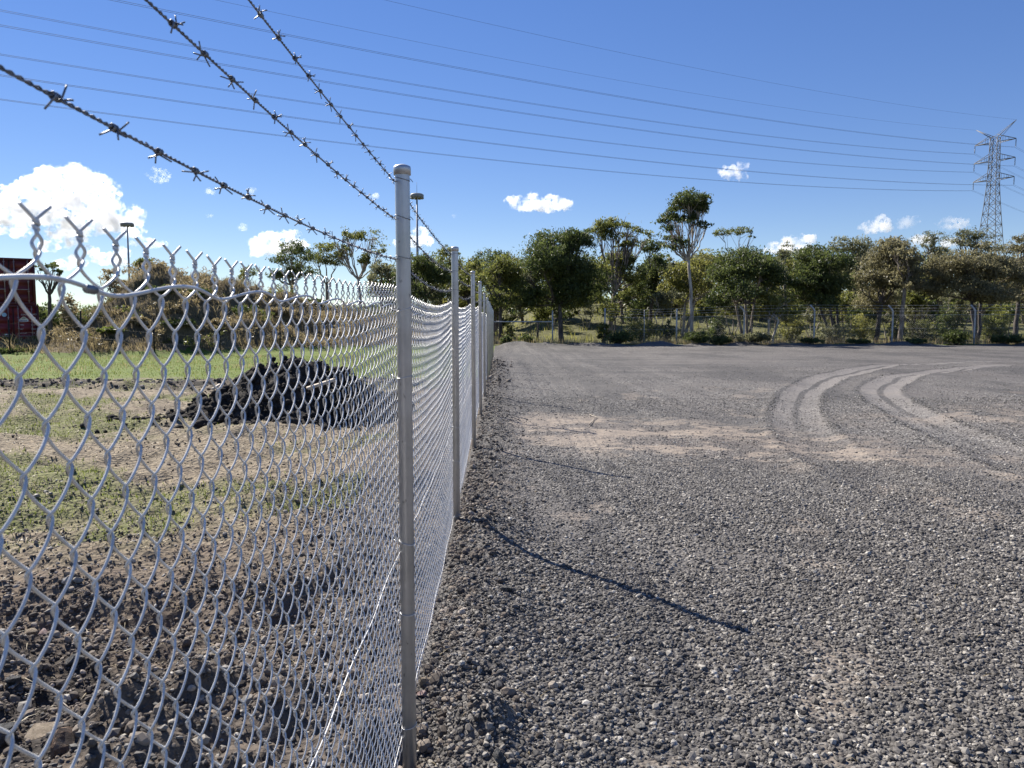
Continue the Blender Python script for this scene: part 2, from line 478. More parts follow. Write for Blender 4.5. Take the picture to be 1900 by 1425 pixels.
    h = t.math('ADD', t.math('MULTIPLY', t.smooth(dist, .75, .0), 1.0), t.math('MULTIPLY', t.vor(flat, 17.0, 'Distance'), -.7))
    hs = t.math('MULTIPLY', h, t.math('SUBTRACT', 1.0, t.math('MULTIPLY', t.math('MAXIMUM', t.math('MULTIPLY', tr, rng), tan_m), .7)))
    nm = t.bump(hs, .9, .016)
    nm = t.bump(t.noise(t.map(p, (1.5, 3.2, 1)), 2.2, 6, .7), .55, .09, nm)
    return t.done(t.bsdf(col, .78, 0, nm, .4))

def paddock_material():
    t = NT("worked_soil_and_grass"); p = t.pos(); xyz = t.sep(p); x, y = xyz[0], xyz[1]
    n1 = t.noise(t.map(p, (.45, .55, 1)), 1.0, 5, .62)
    n2 = t.noise(t.map(p, (1.6, 2.2, 1)), 1.0, 6, .65)
    n3 = t.noise(p, 16.0, 5, .7)
    n4 = t.noise(t.map(p, (2.4, 9.0, 1)), 3.0, 5, .7)
    soil = t.mix(n3, (.075, .057, .043), (.200, .155, .116))
    dark = t.mix(n3, (.014, .012, .011), (.048, .040, .034))
    tan = t.mix(t.smooth(t.math('MULTIPLY', t.math('ADD', n3, n4), .5), .34, .66), (.095, .075, .053), (.34, .28, .195))
    green = t.mix(t.math('MULTIPLY', t.math('ADD', n3, n2), .5), (.06, .085, .016), (.175, .205, .045))
    yn = t.math('ADD', y, t.math('MULTIPLY', t.math('SUBTRACT', n1, .5), 3.0))
    # near: dark worked soil; from about six metres drier and paler
    col = t.mix(t.smooth(t.math('ADD', yn, t.math('MULTIPLY', t.math('SUBTRACT', n2, .5), 5.0)), 4.4, 6.6), soil, tan)
    near_dark = t.math('MULTIPLY', t.math('MULTIPLY', t.smooth(yn, 4.6, 3.4), t.smooth(n2, .36, .52)), t.smooth(x, -1.0, -1.6))
    col = t.mix(near_dark, col, dark)
    fdark = t.math('MULTIPLY', t.smooth(t.math('ADD', x, t.math('MULTIPLY', t.math('SUBTRACT', n2, .5), 2.0)), -2.0, -.9), .55)
    col = t.mix(fdark, col, t.mix(n3, (.03, .027, .025), (.12, .11, .10)))
    dk2 = t.math('MULTIPLY', t.smooth(n2, .53, .64), t.smooth(y, 22, 18))
    col = t.mix(t.math('MULTIPLY', dk2, .75), col, soil)
    # green patches
    gp = t.smooth(t.math('ADD', t.math('MULTIPLY', n1, .65), t.math('MULTIPLY', n2, .35)), .50, .60)
    gp = t.math('MULTIPLY', gp, t.smooth(y, 4.9, 5.8))
    gp = t.math('MULTIPLY', gp, t.smooth(x, -1.6, -2.6))
    gat = t.n('ShaderNodeAttribute', attribute_name='green').outputs['Fac']
    gp = t.math('MAXIMUM', t.math('MULTIPLY', gp, .4), t.math('MULTIPLY', gat, t.smooth(n3, .3, .55)))
    col = t.mix(t.math('MULTIPLY', gp, .7), col, green)
    # dark ridge, then the strip of short green grass
    dr = t.math('MULTIPLY', t.smooth(yn, 19.2, 20.4), t.smooth(yn, 22.8, 21.6))
    col = t.mix(t.math('MULTIPLY', dr, t.smooth(n2, .36, .5)), col, dark)
    fg = t.smooth(t.math('ADD', yn, t.math('MULTIPLY', t.math('SUBTRACT', n2, .5), 7.0)), 21.6, 23.6)
    gcol = t.mix(n3, (.060, .100, .010), (.135, .185, .022))
    gcol = t.mix(t.math('MULTIPLY', t.smooth(n2, .46, .66), .7), gcol, (.17, .165, .05))
    col = t.mix(fg, col, gcol)
    # beyond the far fence: rough pasture
    past = t.mix(n3, (.085, .090, .028), (.20, .185, .075))
    past = t.mix(t.smooth(n2, .42, .62), past, (.06, .06, .025))
    beyond = t.math('MULTIPLY', t.smooth(y, 57.0, 59.0), t.smooth(x, -3, 0))
    col = t.mix(beyond, col, past)
    col = t.mix(t.smooth(y, 66, 72), col, past)
    nm = t.bump(n3, .8, .03)
    nm = t.bump(t.vor(p, 26.0, 'Distance'), t.smooth(y, 30, 4, .15, .8), .02, nm)
    return t.done(t.bsdf(col, .92, 0, nm, .2))

def hill_material():
    t = NT("scrubby_hill_earth"); p = t.pos()
    n1 = t.noise(p, .45, 5, .65); n3 = t.noise(p, 6.0, 5, .7)
    col = t.mix(n3, (.085, .066, .038), (.23, .18, .105))
    col = t.mix(t.smooth(n1, .52, .64), col, (.055, .056, .03))
    return t.done(t.bsdf(col, .95, 0, t.bump(n3, .9, .15), .15))

def sand(x, y):
    """sandy soil showing through in a band across the yard, and a few lone spots"""
    d = y + .75 * x
    b = sstep(7.2, 9.8, y) * (1 - sstep(12.8, 15.4, y)) * sstep(-.1, .5, x) * (1 - sstep(4.6, 6.6, x)) * sstep(9.4, 11.2, d) * (1 - sstep(13.8, 16.4, d))
    n = fbm(x * 1.5, y * 2.3, 5, 101, .62)
    m = b * sstep(.03, .24, n + .08 * b)
    n2 = fbm(x * 1.3 + 40, y * 1.1, 4, 104, .6)
    m = np.maximum(m, np.exp(-(((y - 13.6 - .35 * (x - 8.2)) / .9) ** 2 + ((x - 8.2) / 2.0) ** 2)) * sstep(0, .2, n + .12))
    return np.clip(m + sstep(.40, .52, n2) * .55 * (1 - sstep(16, 24, y)), 0, 1), b
M_YARD = yard_material(); M_PAD = paddock_material(); M_HILL = hill_material()
yo = tag(link("gravel_yard", submesh("gravel_yard", yardm), M_YARD), kind="structure")
yv = np.empty(len(yo.data.vertices) * 3, np.float32); yo.data.vertices.foreach_get("co", yv); yv = yv.reshape(-1, 3)
yo.data.attributes.new("sand", 'FLOAT', 'POINT').data.foreach_set("value", sand(yv[:, 0], yv[:, 1])[0].astype(np.float32))
po = tag(link("paddock_ground", submesh("paddock_ground", ~yardm & ~hillm), M_PAD), kind="structure")
def green_amount(x, y):
    f = .7 * fbm(x * .45, y * .55, 3, 75) + .5 * np.exp(-(((x + 5.6) / 1.6) ** 2 + ((y - 8.3) / .9) ** 2)) + .45 * np.exp(-(((x + 2.9) / .6) ** 2 + ((y - 6.1) / .35) ** 2)) + .2 * np.exp(-(((x + 7) / 3.) ** 2 + ((y - 11.5) / 1.6) ** 2))
    return sstep(.08, .30, f) * (y > 4.6) * (y < 21) * (x < -1.4)
pv = np.empty(len(po.data.vertices) * 3, np.float32); po.data.vertices.foreach_get("co", pv); pv = pv.reshape(-1, 3).astype(float)
po.data.attributes.new("green", 'FLOAT', 'POINT').data.foreach_set("value", green_amount(pv[:, 0], pv[:, 1]).astype(np.float32))
tag(link("scrubby_hill", submesh("scrubby_hill", hillm), M_HILL), kind="structure")

# ---------------------------------------------------------------- loose stones, clods (stuff)
def stone_material(name, stops, rough=.7):
    t = NT(name)
    r = t.n("ShaderNodeObjectInfo").outputs['Random']
    c = t.coord('Object')
    col = t.ramp(r, stops)
    nz = t.noise(t.pos(), 120.0, 3)
    col = t.mix(t.math('MULTIPLY', t.smooth(nz, .4, .7), .35), col, (.20, .185, .165))
    return t.done(t.bsdf(col, rough, 0, None, .35))
M_STONE = stone_material("crushed_rock", [(0, (.034, .030, .027)), (.38, (.080, .072, .064)), (.70, (.160, .145, .127)), (.88, (.25, .227, .194)), (.96, (.38, .35, .30)), (1, (.55, .51, .44))])
M_CLOD = stone_material("soil_clod", [(0, (.030, .024, .020)), (.40, (.088, .069, .054)), (.72, (.17, .135, .105)), (.92, (.27, .225, .175)), (1, (.42, .36, .30))], .9)

def scatter_nodes(name, mat, variants, sub, amp, squash):
    ng = bpy.data.node_groups.new(name, 'GeometryNodeTree')
    ng.interface.new_socket("Geometry", in_out='INPUT', socket_type='NodeSocketGeometry')
    ng.interface.new_socket("Geometry", in_out='OUTPUT', socket_type='NodeSocketGeometry')
    N = ng.nodes.new; L = ng.links.new
    gi = N("NodeGroupInput"); go = N("NodeGroupOutput")
    g2i = N("GeometryNodeGeometryToInstance")
    for v in range(variants):
        ico = N("GeometryNodeMeshIcoSphere"); ico.inputs['Radius'].default_value = 1.0; ico.inputs['Subdivisions'].default_value = sub
        sp = N("GeometryNodeSetPosition"); nz = N("ShaderNodeTexNoise"); nz.noise_dimensions = '4D'
        nz.inputs['W'].default_value = v * 7.31 + 1; nz.inputs['Scale'].default_value = 1.1; nz.inputs['Detail'].default_value = 1
        sub_ = N("ShaderNodeVectorMath"); sub_.operation = 'SUBTRACT'; sub_.inputs[1].default_value = (.5, .5, .5)
        mul = N("ShaderNodeVectorMath"); mul.operation = 'SCALE'; mul.inputs['Scale'].default_value = amp
        L(nz.outputs['Color'], sub_.inputs[0]); L(sub_.outputs[0], mul.inputs[0]); L(mul.outputs[0], sp.inputs['Offset'])
        L(ico.outputs[0], sp.inputs[0])
        tr = N("GeometryNodeTransform"); tr.inputs['Scale'].default_value = squash
        L(sp.outputs[0], tr.inputs[0])
        sm = N("GeometryNodeSetMaterial"); sm.inputs['Material'].default_value = mat
        L(tr.outputs[0], sm.inputs[0]); L(sm.outputs[0], g2i.inputs[0])
    iop = N("GeometryNodeInstanceOnPoints"); iop.inputs['Pick Instance'].default_value = True
    L(gi.outputs[0], iop.inputs['Points']); L(g2i.outputs[0], iop.inputs['Instance'])
    na = N("GeometryNodeInputNamedAttribute"); na.data_type = 'FLOAT_VECTOR'; na.inputs[0].default_value = "rot"
    nb = N("GeometryNodeInputNamedAttribute"); nb.data_type = 'FLOAT_VECTOR'; nb.inputs[0].default_value = "size"
    L(na.outputs[0], iop.inputs['Rotation']); L(nb.outputs[0], iop.inputs['Scale'])
    L(iop.outputs[0], go.inputs[0])
    return ng
def scatter(name, label_kind, pts, sizes, mat, ng, tilt=0.6):
    me = bpy.data.meshes.new(name)
    n = len(pts)
    me.vertices.add(n); me.vertices.foreach_set("co", np.asarray(pts, np.float32).ravel())
    rot = RNG.uniform(-tilt, tilt, (n, 3)); rot[:, 2] = RNG.uniform(0, 6.283, n)
    sz = np.asarray(sizes)[:, None] * RNG.uniform(.75, 1.3, (n, 3))
    for nm, a in (("rot", rot), ("size", sz)):
        at_ = me.attributes.new(nm, 'FLOAT_VECTOR', 'POINT'); at_.data.foreach_set("vector", a.astype(np.float32).ravel())
    me.update()
    o = link(name, me, mat)
    md = o.modifiers.new("scatter", 'NODES'); md.node_group = ng
    tag(o, kind="stuff")
    return o
NG_STONE = scatter_nodes("loose_stone_nodes", M_STONE, 6, 1, 1.1, (1.0, .82, .68))
NG_CLOD = scatter_nodes("clod_nodes", M_CLOD, 5, 2, .9, (1.0, .9, .75))

def region(n_per, y0, y1, xlo, xhi):
    out = []
    ys = np.linspace(y0, y1, 40)
    for a, b in zip(ys[:-1], ys[1:]):
        m = (a + b) / 2; l, h = xlo(m), xhi(m)
        k = RNG.poisson(n_per * (b - a) * (h - l))
        out.append(np.stack([RNG.uniform(l, h, k), RNG.uniform(a, b, k)], -1))
    return np.vstack(out)
xl = lambda y: -0.33
xr = lambda y: .72 * y + 2.8
G = []; S = []
for dens, y0, y1, s in ((4700, 0.2, 5.0, .0077), (2600, 5.0, 9.0, .0089), (700, 9.0, 17.0, .0118), (110, 17.0, 30.0, .016), (24, 30.0, 56.0, .02)):
    q = region(dens, y0, y1, xl, xr)
    # gravel thins out in patches and under the tyre tracks
    keep = (.55 + 1.1 * fbm(q[:, 0] * .55, q[:, 1] * .40, 4, 61) + (.25 if y0 < 4 else .08) > RNG.uniform(0, 1, len(q)))
    xa, xb = track_x(q[:, 1])
    ontrack = ((np.abs(q[:, 0] - xa) < .42) | (np.abs(q[:, 0] - xb) < .42)) & (q[:, 1] > 7.5)
    keep &= ~(ontrack & (RNG.uniform(0, 1, len(q)) < .75 * sstep(7.5, 16, q[:, 1])))
    keep &= RNG.uniform(0, 1, len(q)) < 1 - .86 * sstep(12, 34, q[:, 1])
    keep &= RNG.uniform(0, 1, len(q)) > sand(q[:, 0], q[:, 1])[0] * .85
    q = q[keep]
    G.append(q); S.append(s * np.exp(RNG.normal(0, .42, len(q))))
q = np.vstack(G); s = np.minimum(np.concatenate(S), .021)
z = terrain(q[:, 0], q[:, 1]) + s * (.2 - .35 * sstep(4.5, 9, q[:, 1]))
scatter("loose_gravel", "gravel", np.column_stack([q, z]), s, M_STONE, NG_STONE)

G = []; S = []
for dens, y0, y1, s in ((5200, 0.3, 4.8, .0056), (1300, 4.8, 8.0, .0056), (120, 8.0, 20.0, .0085)):
    q = region(dens, y0, y1, lambda y: -.70 * y - 1.6, lambda y: -0.36)
    keep = (fbm(q[:, 0] * 1.2, q[:, 1] * 1.2, 3, 63) + .55) * (1 - .45 * sstep(-1.7, -1.0, q[:, 0])) > RNG.uniform(0, 1, len(q))
    q = q[keep]; G.append(q); S.append(s * np.exp(RNG.normal(0, .55 if y0 < 4 else .42, len(q))))
q = region(1500, 0.3, 9, lambda y: -.34, lambda y: .5); q = q[(q[:, 0] < -.34 + RNG.exponential(.17, len(q)) + .15 * vnoise(q[:, 1] * 1.1, q[:, 1] * 0, 9))]; G.append(q); S.append(.011 * np.exp(RNG.normal(0, .5, len(q))))
q = region(300, 9, 34, lambda y: -.34, lambda y: .55); q = q[(q[:, 0] < -.34 + RNG.exponential(.20, len(q)) + .12 * vnoise(q[:, 1] * .8, q[:, 1] * 0, 9))]; G.append(q); S.append(.017 * np.exp(RNG.normal(0, .5, len(q))))
q = region(50, 19.4, 22.5, lambda y: -19, lambda y: -2); G.append(q); S.append(.024 * np.exp(RNG.normal(0, .5, len(q))))
q = np.vstack(G); s = np.concatenate(S); s = np.minimum(s, np.where(q[:, 1] > 19, .08, .024 + .01 * (q[:, 1] < 3.5)))
z = terrain(q[:, 0], q[:, 1]) + s * .2
scatter("soil_clods", "clods", np.column_stack([q, z]), s, M_CLOD, NG_CLOD)
# stones lying in the soil left of the fence, more of them close to it
q1 = region(650, 1.6, 8.0, lambda y: -1.5, lambda y: -.40); q2 = region(120, 1.6, 8.0, lambda y: -.7 * y - .4, lambda y: -1.5)
q = np.vstack([q1, q2]); s = .0105 * np.exp(RNG.normal(0, .4, len(q)))
scatter("stones_in_soil", "stones", np.column_stack([q, terrain(q[:, 0], q[:, 1]) + s * .25]), s, M_STONE, NG_STONE)

# ---------------------------------------------------------------- blades and leaves
def blades(pts, h, w, lean, mat, name, tone=None, parent=None, flat=False):
    n = len(pts); pts = np.asarray(pts, float)
    a = RNG.uniform(0, 6.283, n); hh = np.asarray(h) * RNG.uniform(.6, 1.25, n)
    ln = np.asarray(lean) * RNG.uniform(.3, 1.3, n)
    d = np.stack([np.cos(a), np.sin(a), np.zeros(n)], -1); sd = np.stack([-np.sin(a + .5), np.cos(a + .5), np.zeros(n)], -1)
    ww = np.broadcast_to(np.asarray(w, float), (n,))
    b0 = pts - sd * ww[:, None] / 2; b1 = pts + sd * ww[:, None] / 2
    mid = pts + d * (ln * hh * .35)[:, None] + np.array([0, 0, 1]) * (hh * (.12 if flat else .6))[:, None]
    tip = pts + d * (ln * hh)[:, None] + np.array([0, 0, 1]) * (hh * (.06 if flat else 1))[:, None]
    m0 = mid - sd * ww[:, None] * .35; m1 = mid + sd * ww[:, None] * .35
    V = np.stack([b0, b1, m0, m1, tip], 1).reshape(-1, 3)
    k = np.arange(n)[:, None] * 5
    Q = np.hstack([k, k + 1, k + 3, k + 2]); T = np.hstack([k + 2, k + 3, k + 4])
    me = mesh_np(name, V, [Q, T])
    tn = RNG.uniform(0, 1, n) if tone is None else np.clip(tone, 0, 1)
    me.attributes.new("tone", 'FLOAT', 'POINT').data.foreach_set("value", np.repeat(tn, 5).astype(np.float32))
    return link(name, me, mat, parent)
def leaf_arrays(C, L, W, down=0.5):
    n = len(C)
    a = RNG.normal(0, 1, (n, 3)); a[:, 2] -= down * 1.6; a /= np.linalg.norm(a, axis=1)[:, None]
    b = np.cross(a, RNG.normal(0, 1, (n, 3))); b /= np.linalg.norm(b, axis=1)[:, None] + 1e-9
    l = (L * RNG.uniform(.6, 1.3, n))[:, None]; w = (W * RNG.uniform(.6, 1.3, n))[:, None]
    V = np.stack([C - a * l * .5 - b * w * .5, C - a * l * .4 + b * w * .5, C + a * l * .5], 1).reshape(-1, 3)
    return V, np.arange(n * 3).reshape(-1, 3)

# ---------------------------------------------------------------- trees
def lobe_points(c, r, n, clump, flat_bottom=.5, holes=.46):
    """leaf positions gathered in clumps over the outer part of an ellipsoid"""
    k = max(5, int(n / clump))
    u = RNG.normal(0, 1, (k, 3)); u /= np.linalg.norm(u, axis=1)[:, None]
    rad = RNG.uniform(.25, 1, k) ** .5
    u[:, 2] = np.where(u[:, 2] < 0, u[:, 2] * flat_bottom, u[:, 2])
    P0 = c + u * rad[:, None] * r * RNG.uniform(.72, 1.18, (k, 1))
    keep = RNG.uniform(0, 1, k) > holes * (1 - .5 * (u[:, 2] > 0))
    P0 = P0[keep]
    tn = RNG.uniform(0, 1, len(P0))
    cl = np.repeat(np.arange(len(P0)), clump)
    sg = np.mean(r) * RNG.uniform(.09, .22, len(P0))
    off = RNG.normal(0, 1, (len(cl), 3)) * sg[cl][:, None] * np.array([1.0, 1.0, .62])
    return P0[cl] + off, tn[cl] * .7 + RNG.uniform(0, .3, len(cl)), P0
def bez(p0, p1, sag, n=7):
    t = np.linspace(0, 1, n)[:, None]
    mid = (p0 + p1) / 2 + sag
    return (1 - t) ** 2 * p0 + 2 * t * (1 - t) * mid + t ** 2 * p1
def make_tree(name, label, Yd, tx, lobes, fol, brk, group, dens=1.0, base_py=None, tr_r=None, cat="tree", leafs=.17, lean=0.0, stems=1, extra_limbs=0, fill=1.2):
    bx = at(tx, 600, Yd).x
    bz = tz(bx, Yd)
    root = empty(name, (bx, Yd, bz - .05))
    org = np.array(root.location)
    LV = []; TN = []; limbs = MB()
    ctr = []; px2m = Yd / FPX
    allc = []
    lobes = list(lobes); L0 = list(lobes)
    if len(L0) > 3:
        for _ in range(int(len(L0) * fill)):                       # smaller sprays between the main masses
            a, b = L0[RNG.integers(len(L0))], L0[RNG.integers(len(L0))]
            w = RNG.uniform(.2, .8); k_ = RNG.uniform(.35, .7)
            lobes.append((a[0] * w + b[0] * (1 - w) + RNG.uniform(-8, 8), a[1] * w + b[1] * (1 - w) + RNG.uniform(-6, 10), a[2] * k_, a[3] * k_))
    for (px, py, rx, ry) in lobes:
        rx *= 1.13; ry *= 1.1
        c = np.array(at(px, py, Yd + RNG.uniform(-1, 1) * rx * px2m * .7)) - org
        r = np.array([rx, rx * .9, ry]) * px2m
        area = math.pi * rx * ry
        n = int(area * 1.12 * dens * (.2 / leafs) ** 2 * (Yd / 66) ** 0)
        Pt, tn, cc = lobe_points(c, r, n, 22)
        LV.append(Pt); TN.append(tn); ctr.append((c, r)); allc.append(cc)
    top = max(c[2] + r[2] for c, r in ctr); mxz = min(c[2] - r[2] for c, r in ctr)
    tr = tr_r or .017 * top + .05
    forks = []
    for s in range(stems):
        ox = (s - (stems - 1) / 2) * .45
        cx_ = np.mean([c[0] for c, r in ctr]); 
        fz = max(.22 * top, min(.55 * top, mxz + .1 * top))
        p0 = np.array([ox * .5, RNG.uniform(-.2, .2), -.05]); p1 = np.array([cx_ * .45 + ox * 1.6, RNG.uniform(-.3, .3), fz])
        P_ = bez(p0, p1, np.array([RNG.uniform(-.25, .25), 0, 0]), 9)
        P_[:, :2] += RNG.normal(0, .025, (9, 2))
        limbs.tube(P_, np.linspace(tr * 1.15, tr * .72, 9) / (stems ** .35), 7)
        forks.append(p1)
    for i, (c, r) in enumerate(ctr):
        f = forks[i % len(forks)]
        start = f if c[2] > f[2] else np.array([f[0] * .6, f[1] * .6, max(.3, min(f[2], c[2]) * .75)])
        P_ = bez(start, c - np.array([0, 0, r[2] * .35]), np.array([(c[0] - start[0]) * .22, 0, -.03 * top * RNG.uniform(.2, 1)]), 9)
        P_[1:-1] += RNG.normal(0, .05, (7, 3))
        r0 = tr * RNG.uniform(.34, .5)
        limbs.tube(P_, np.linspace(r0, r0 * .35, 9), 5)
        cc = allc[i]
        for j in RNG.choice(len(cc), min(len(cc), 6 + extra_limbs), replace=False):
            st = P_[RNG.integers(4, 9)]
            limbs.tube(bez(st, cc[j], np.array([0, 0, -.08]), 5), np.linspace(r0 * .4, .012, 5), 4, False)
    limbs.build("trunk", brk, root, True)
    C = np.vstack(LV); T_ = np.concatenate(TN)
    gp_ = fbm(C[:, 0] * .85 + C[:, 1] * .5 + bx, C[:, 2] * .95 - C[:, 1] * .35 + Yd, 3, 121) > -.17 + .10 * RNG.uniform(-1, 1, len(C))
    C = C[gp_]; T_ = T_[gp_]
    V, F = leaf_arrays(C, leafs * 1.35, leafs * .62, .55)
    me = mesh_np("crown", V, F)
    me.attributes.new("tone", 'FLOAT', 'POINT').data.foreach_set("value", np.repeat(T_, 3).astype(np.float32))
    link("crown", me, fol, root)
    tag(root, label, cat, group)
    return root
GT = "eucalypts behind the yard"
TREES = [
 ("gum_tree", "bushy olive green tree right beside the far end of the new fence", 64, 929, [(905,520,30,28),(945,510,35,30),(925,495,25,22),(960,540,28,30),(900,560,22,20),(942,555,35,20)], F_OLIVE, B_DARK, {}),
 ("gum_tree", "low flat crown showing over the bushy tree at the fence end", 82, 915, [(900,480,28,15),(930,476,18,10),(885,492,14,12)], F_DARK, B_MID, {}),
 ("gum_tree", "biggest dark dense round tree right of the gate", 63, 1042, [(1030,455,40,28),(1070,450,30,22),(1010,490,40,35),(1060,500,50,45),(1092,530,35,35),(1010,540,35,35),(1050,555,45,28),(990,560,22,20),(985,510,20,26)], F_DARK, B_DARK, dict(dens=1.15)),
 ("gum_tree", "tall umbrella shaped gum with bare limbs right of the biggest dark tree", 66, 1130, [(1110,425,20,15),(1147,417,30,13),(1168,430,22,14),(1192,445,18,18),(1133,440,22,12),(1152,482,26,18),(1172,512,28,22),(1120,505,18,20),(1178,542,24,20)], F_OLIVE, B_MID, dict(dens=.9, extra_limbs=5)),
 ("gum_tree", "dark narrow tree just left of the tallest pale gum", 72, 1208, [(1205,460,20,16),(1215,500,28,26),(1200,540,30,26),(1226,545,20,24)], F_DARK, B_DARK, {}),
 ("tall_gum_tree", "tallest gum with slim pale trunk and small high crown", 62, 1284, [(1283,372,30,17),(1263,385,20,15),(1305,384,15,13),(1290,393,20,9),(1240,410,20,16),(1256,425,24,15),(1302,418,18,8),(1235,440,22,14),(1252,455,26,15)], F_DARK, B_PALE, dict(extra_limbs=5, tr_r=.15)),
 ("gum_tree", "yellowish olive spreading tree behind the tallest pale gum", 70, 1268, [(1300,490,35,22),(1270,512,35,25),(1312,530,35,25),(1250,540,28,20),(1332,500,25,22),(1290,556,40,20)], F_YELLOW, B_PALE, dict(stems=2)),
 ("gum_tree", "two small umbrella crowns on thin stems against the sky", 86, 1362, [(1340,432,17,8),(1373,430,20,9),(1393,438,8,7)], F_OLIVE, B_MID, dict(tr_r=.12)),
 ("gum_tree", "wide dark tree with several stems right of the tallest gum", 62, 1388, [(1380,480,45,18),(1360,510,40,25),(1412,500,35,25),(1370,545,45,25),(1432,520,25,20),(1340,560,30,18)], F_DARK, B_MID, dict(stems=3, dens=1.1)),
 ("gum_tree", "small pale green round crown poking up beside a white cloud", 88, 1458, [(1457,468,14,16),(1450,480,12,10)], F_GREY, B_MID, {}),
 ("young_gum_tree", "low yellow green young tree at the far fence", 60.5, 1430, [(1445,560,26,18),(1424,545,18,16),(1460,588,20,16),(1420,580,16,16)], F_YELLOW, B_PALE, dict(stems=2)),
 ("gum_tree", "dark dense tree with thick forked trunk mid right", 62, 1553, [(1505,480,32,22),(1540,490,35,22),(1500,520,35,27),(1545,530,35,26),(1480,540,25,22),(1520,562,35,18)], F_DARK, B_DARK, dict(stems=3, dens=1.1)),
 ("gum_tree", "dull brown green tree rising behind the thick forked trunk", 74, 1582, [(1560,458,22,16),(1592,460,28,17),(1602,490,35,25),(1572,500,30,25)], F_GREY, B_DARK, {}),
 ("gum_tree", "pale brownish leaved tree with straight dark trunk", 63, 1627, [(1650,457,25,16),(1640,490,40,25),(1602,530,35,25),(1662,522,40,26),(1630,562,40,22)], F_BROWN, B_DARK, {}),
 ("gum_tree", "thin open crowned tree with leaning pale branch", 61, 1672, [(1672,466,28,17),(1690,480,22,20),(1682,505,24,18),(1700,530,20,16)], F_BROWN, B_MID, dict(dens=.8, extra_limbs=4)),
 ("gum_tree", "small separate domed crown left of the pylon", 82, 1738, [(1735,443,26,14),(1742,468,22,12),(1722,455,14,10)], F_GREY, B_MID, {}),
 ("gum_tree", "flat topped crown hiding the foot of the pylon", 76, 1812, [(1800,437,25,12),(1822,445,28,12),(1784,446,18,10),(1842,460,20,13)], F_GREY, B_DARK, {}),
 ("gum_tree", "huge spreading brownish tree behind the bent fence posts", 61, 1815, [(1760,500,45,27),(1810,482,45,27),(1850,502,40,32),(1790,540,45,27),(1740,530,30,27),(1840,552,40,22),(1880,530,30,27)], F_BROWN, B_DARK, dict(stems=2, dens=1.05)),
 ("gum_tree", "brownish tree cut off at the right end of the row", 65, 1880, [(1890,460,25,22),(1912,500,40,32),(1902,550,40,27),(1950,520,40,40)], F_BROWN, B_DARK, {}),
 ("gum_tree", "very dark dense tree seen through the barbed wire beside the first post", 66, 795, [(790,492,28,18),(770,520,35,27),(812,517,30,27),(760,545,30,16),(802,548,35,14),(747,505,18,20)], F_DARK, B_DARK, dict(dens=1.3)),
 ("gum_tree", "open light crown rising between the first and second post", 76, 838, [(832,470,18,12),(846,490,14,12),(824,496,15,15)], F_OLIVE, B_MID, {}),
 ("gum_tree", "olive tree behind the second and third posts", 70, 870, [(870,520,22,25),(880,490,15,11),(865,550,22,18),(850,530,16,16)], F_OLIVE, B_DARK, {}),
 ("gum_tree", "dark round tree in front of a white cloud behind the hill", 80, 548, [(540,460,28,15),(562,476,28,16),(525,485,22,14),(557,505,30,16),(512,510,16,12)], F_DARK, B_MID, dict(dens=.9)),
 ("gum_tree", "loose green tree between the dark round one and the umbrella gum", 84, 608, [(605,460,20,14),(590,480,22,14),(622,486,20,12)], F_OLIVE, B_MID, {}),
 ("gum_tree", "umbrella gum with fan of white branches left of the first post", 78, 668, [(650,438,24,10),(686,440,25,12),(626,455,16,11),(702,465,13,15),(678,484,14,12),(640,472,12,10)], F_OLIVE, B_PALE, dict(extra_limbs=8, tr_r=.2)),
 ("gum_tree", "small grey green tree close left of the first post", 72, 708, [(706,500,18,14),(690,522,20,13),(726,510,16,16),(715,540,20,14)], F_GREY, B_MID, {}),
 ("gum_tree", "small olive crown peeping over the right shoulder of the hill", 82, 462, [(462,508,16,13),(448,518,12,9)], F_OLIVE, B_MID, {}),
 ("pine_tree", "dark flat topped tree between the red containers and the hill", 110, 92, [(88,492,18,7),(112,502,10,6),(70,500,10,7),(78,520,12,6),(97,497,10,6)], F_DARK, B_DARK, dict(tr_r=.3, leafs=.3)),
]
for (nm, lab, Yd, tx, lobes, fol, brk, kw) in TREES:
    make_tree(nm, lab, Yd, tx, lobes, fol, brk, GT, **kw)
# a second, unremarkable row closes the gaps
KEYS = [(745, "small tree by the first post"), (800, "very dark tree beside the first post"), (870, "second and third posts"), (925, "bushy tree at the fence end"), (985, "gate post"), (1042, "biggest dark round tree"), (1130, "umbrella shaped gum"), (1208, "dark narrow tree"), (1284, "tallest pale gum"), (1340, "small umbrella crowns"), (1388, "wide dark tree"), (1458, "small pale round crown"), (1510, "dark forked tree"), (1582, "dull brown green tree"), (1627, "pale brownish tree"), (1680, "thin open crowned tree"), (1738, "domed crown near the pylon"), (1790, "flat topped crown"), (1830, "huge spreading brownish tree"), (1885, "cut off last tree")]
def where(px):
    k_ = min(KEYS, key=lambda q: abs(q[0] - px)); d = px - k_[0]
    return ("just left of " if d < -9 else "just right of " if d > 9 else "straight behind ") + "the " + k_[1]
CN = {F_DARK.name: "dark green", F_OLIVE.name: "olive", F_GREY.name: "grey green", F_YELLOW.name: "yellowish"}
for i in range(34):
    px = 745 + i * 37 + RNG.uniform(-14, 14)
    Yd = RNG.uniform(78, 104)
    lob = [(px + RNG.uniform(-34, 34), RNG.uniform(488, 592), RNG.uniform(18, 34), RNG.uniform(15, 26)) for _ in range(9)]
    fo_ = [F_DARK, F_OLIVE, F_GREY, F_YELLOW][i % 4]
    make_tree("gum_tree", f"{CN[fo_.name]} second row tree {where(px)}" if px < 1905 else f"{CN[fo_.name]} second row tree past the right end of the row", Yd, px, lob, fo_, [B_DARK, B_MID][i % 2], "second row of trees", leafs=.27, dens=.85, fill=.4)
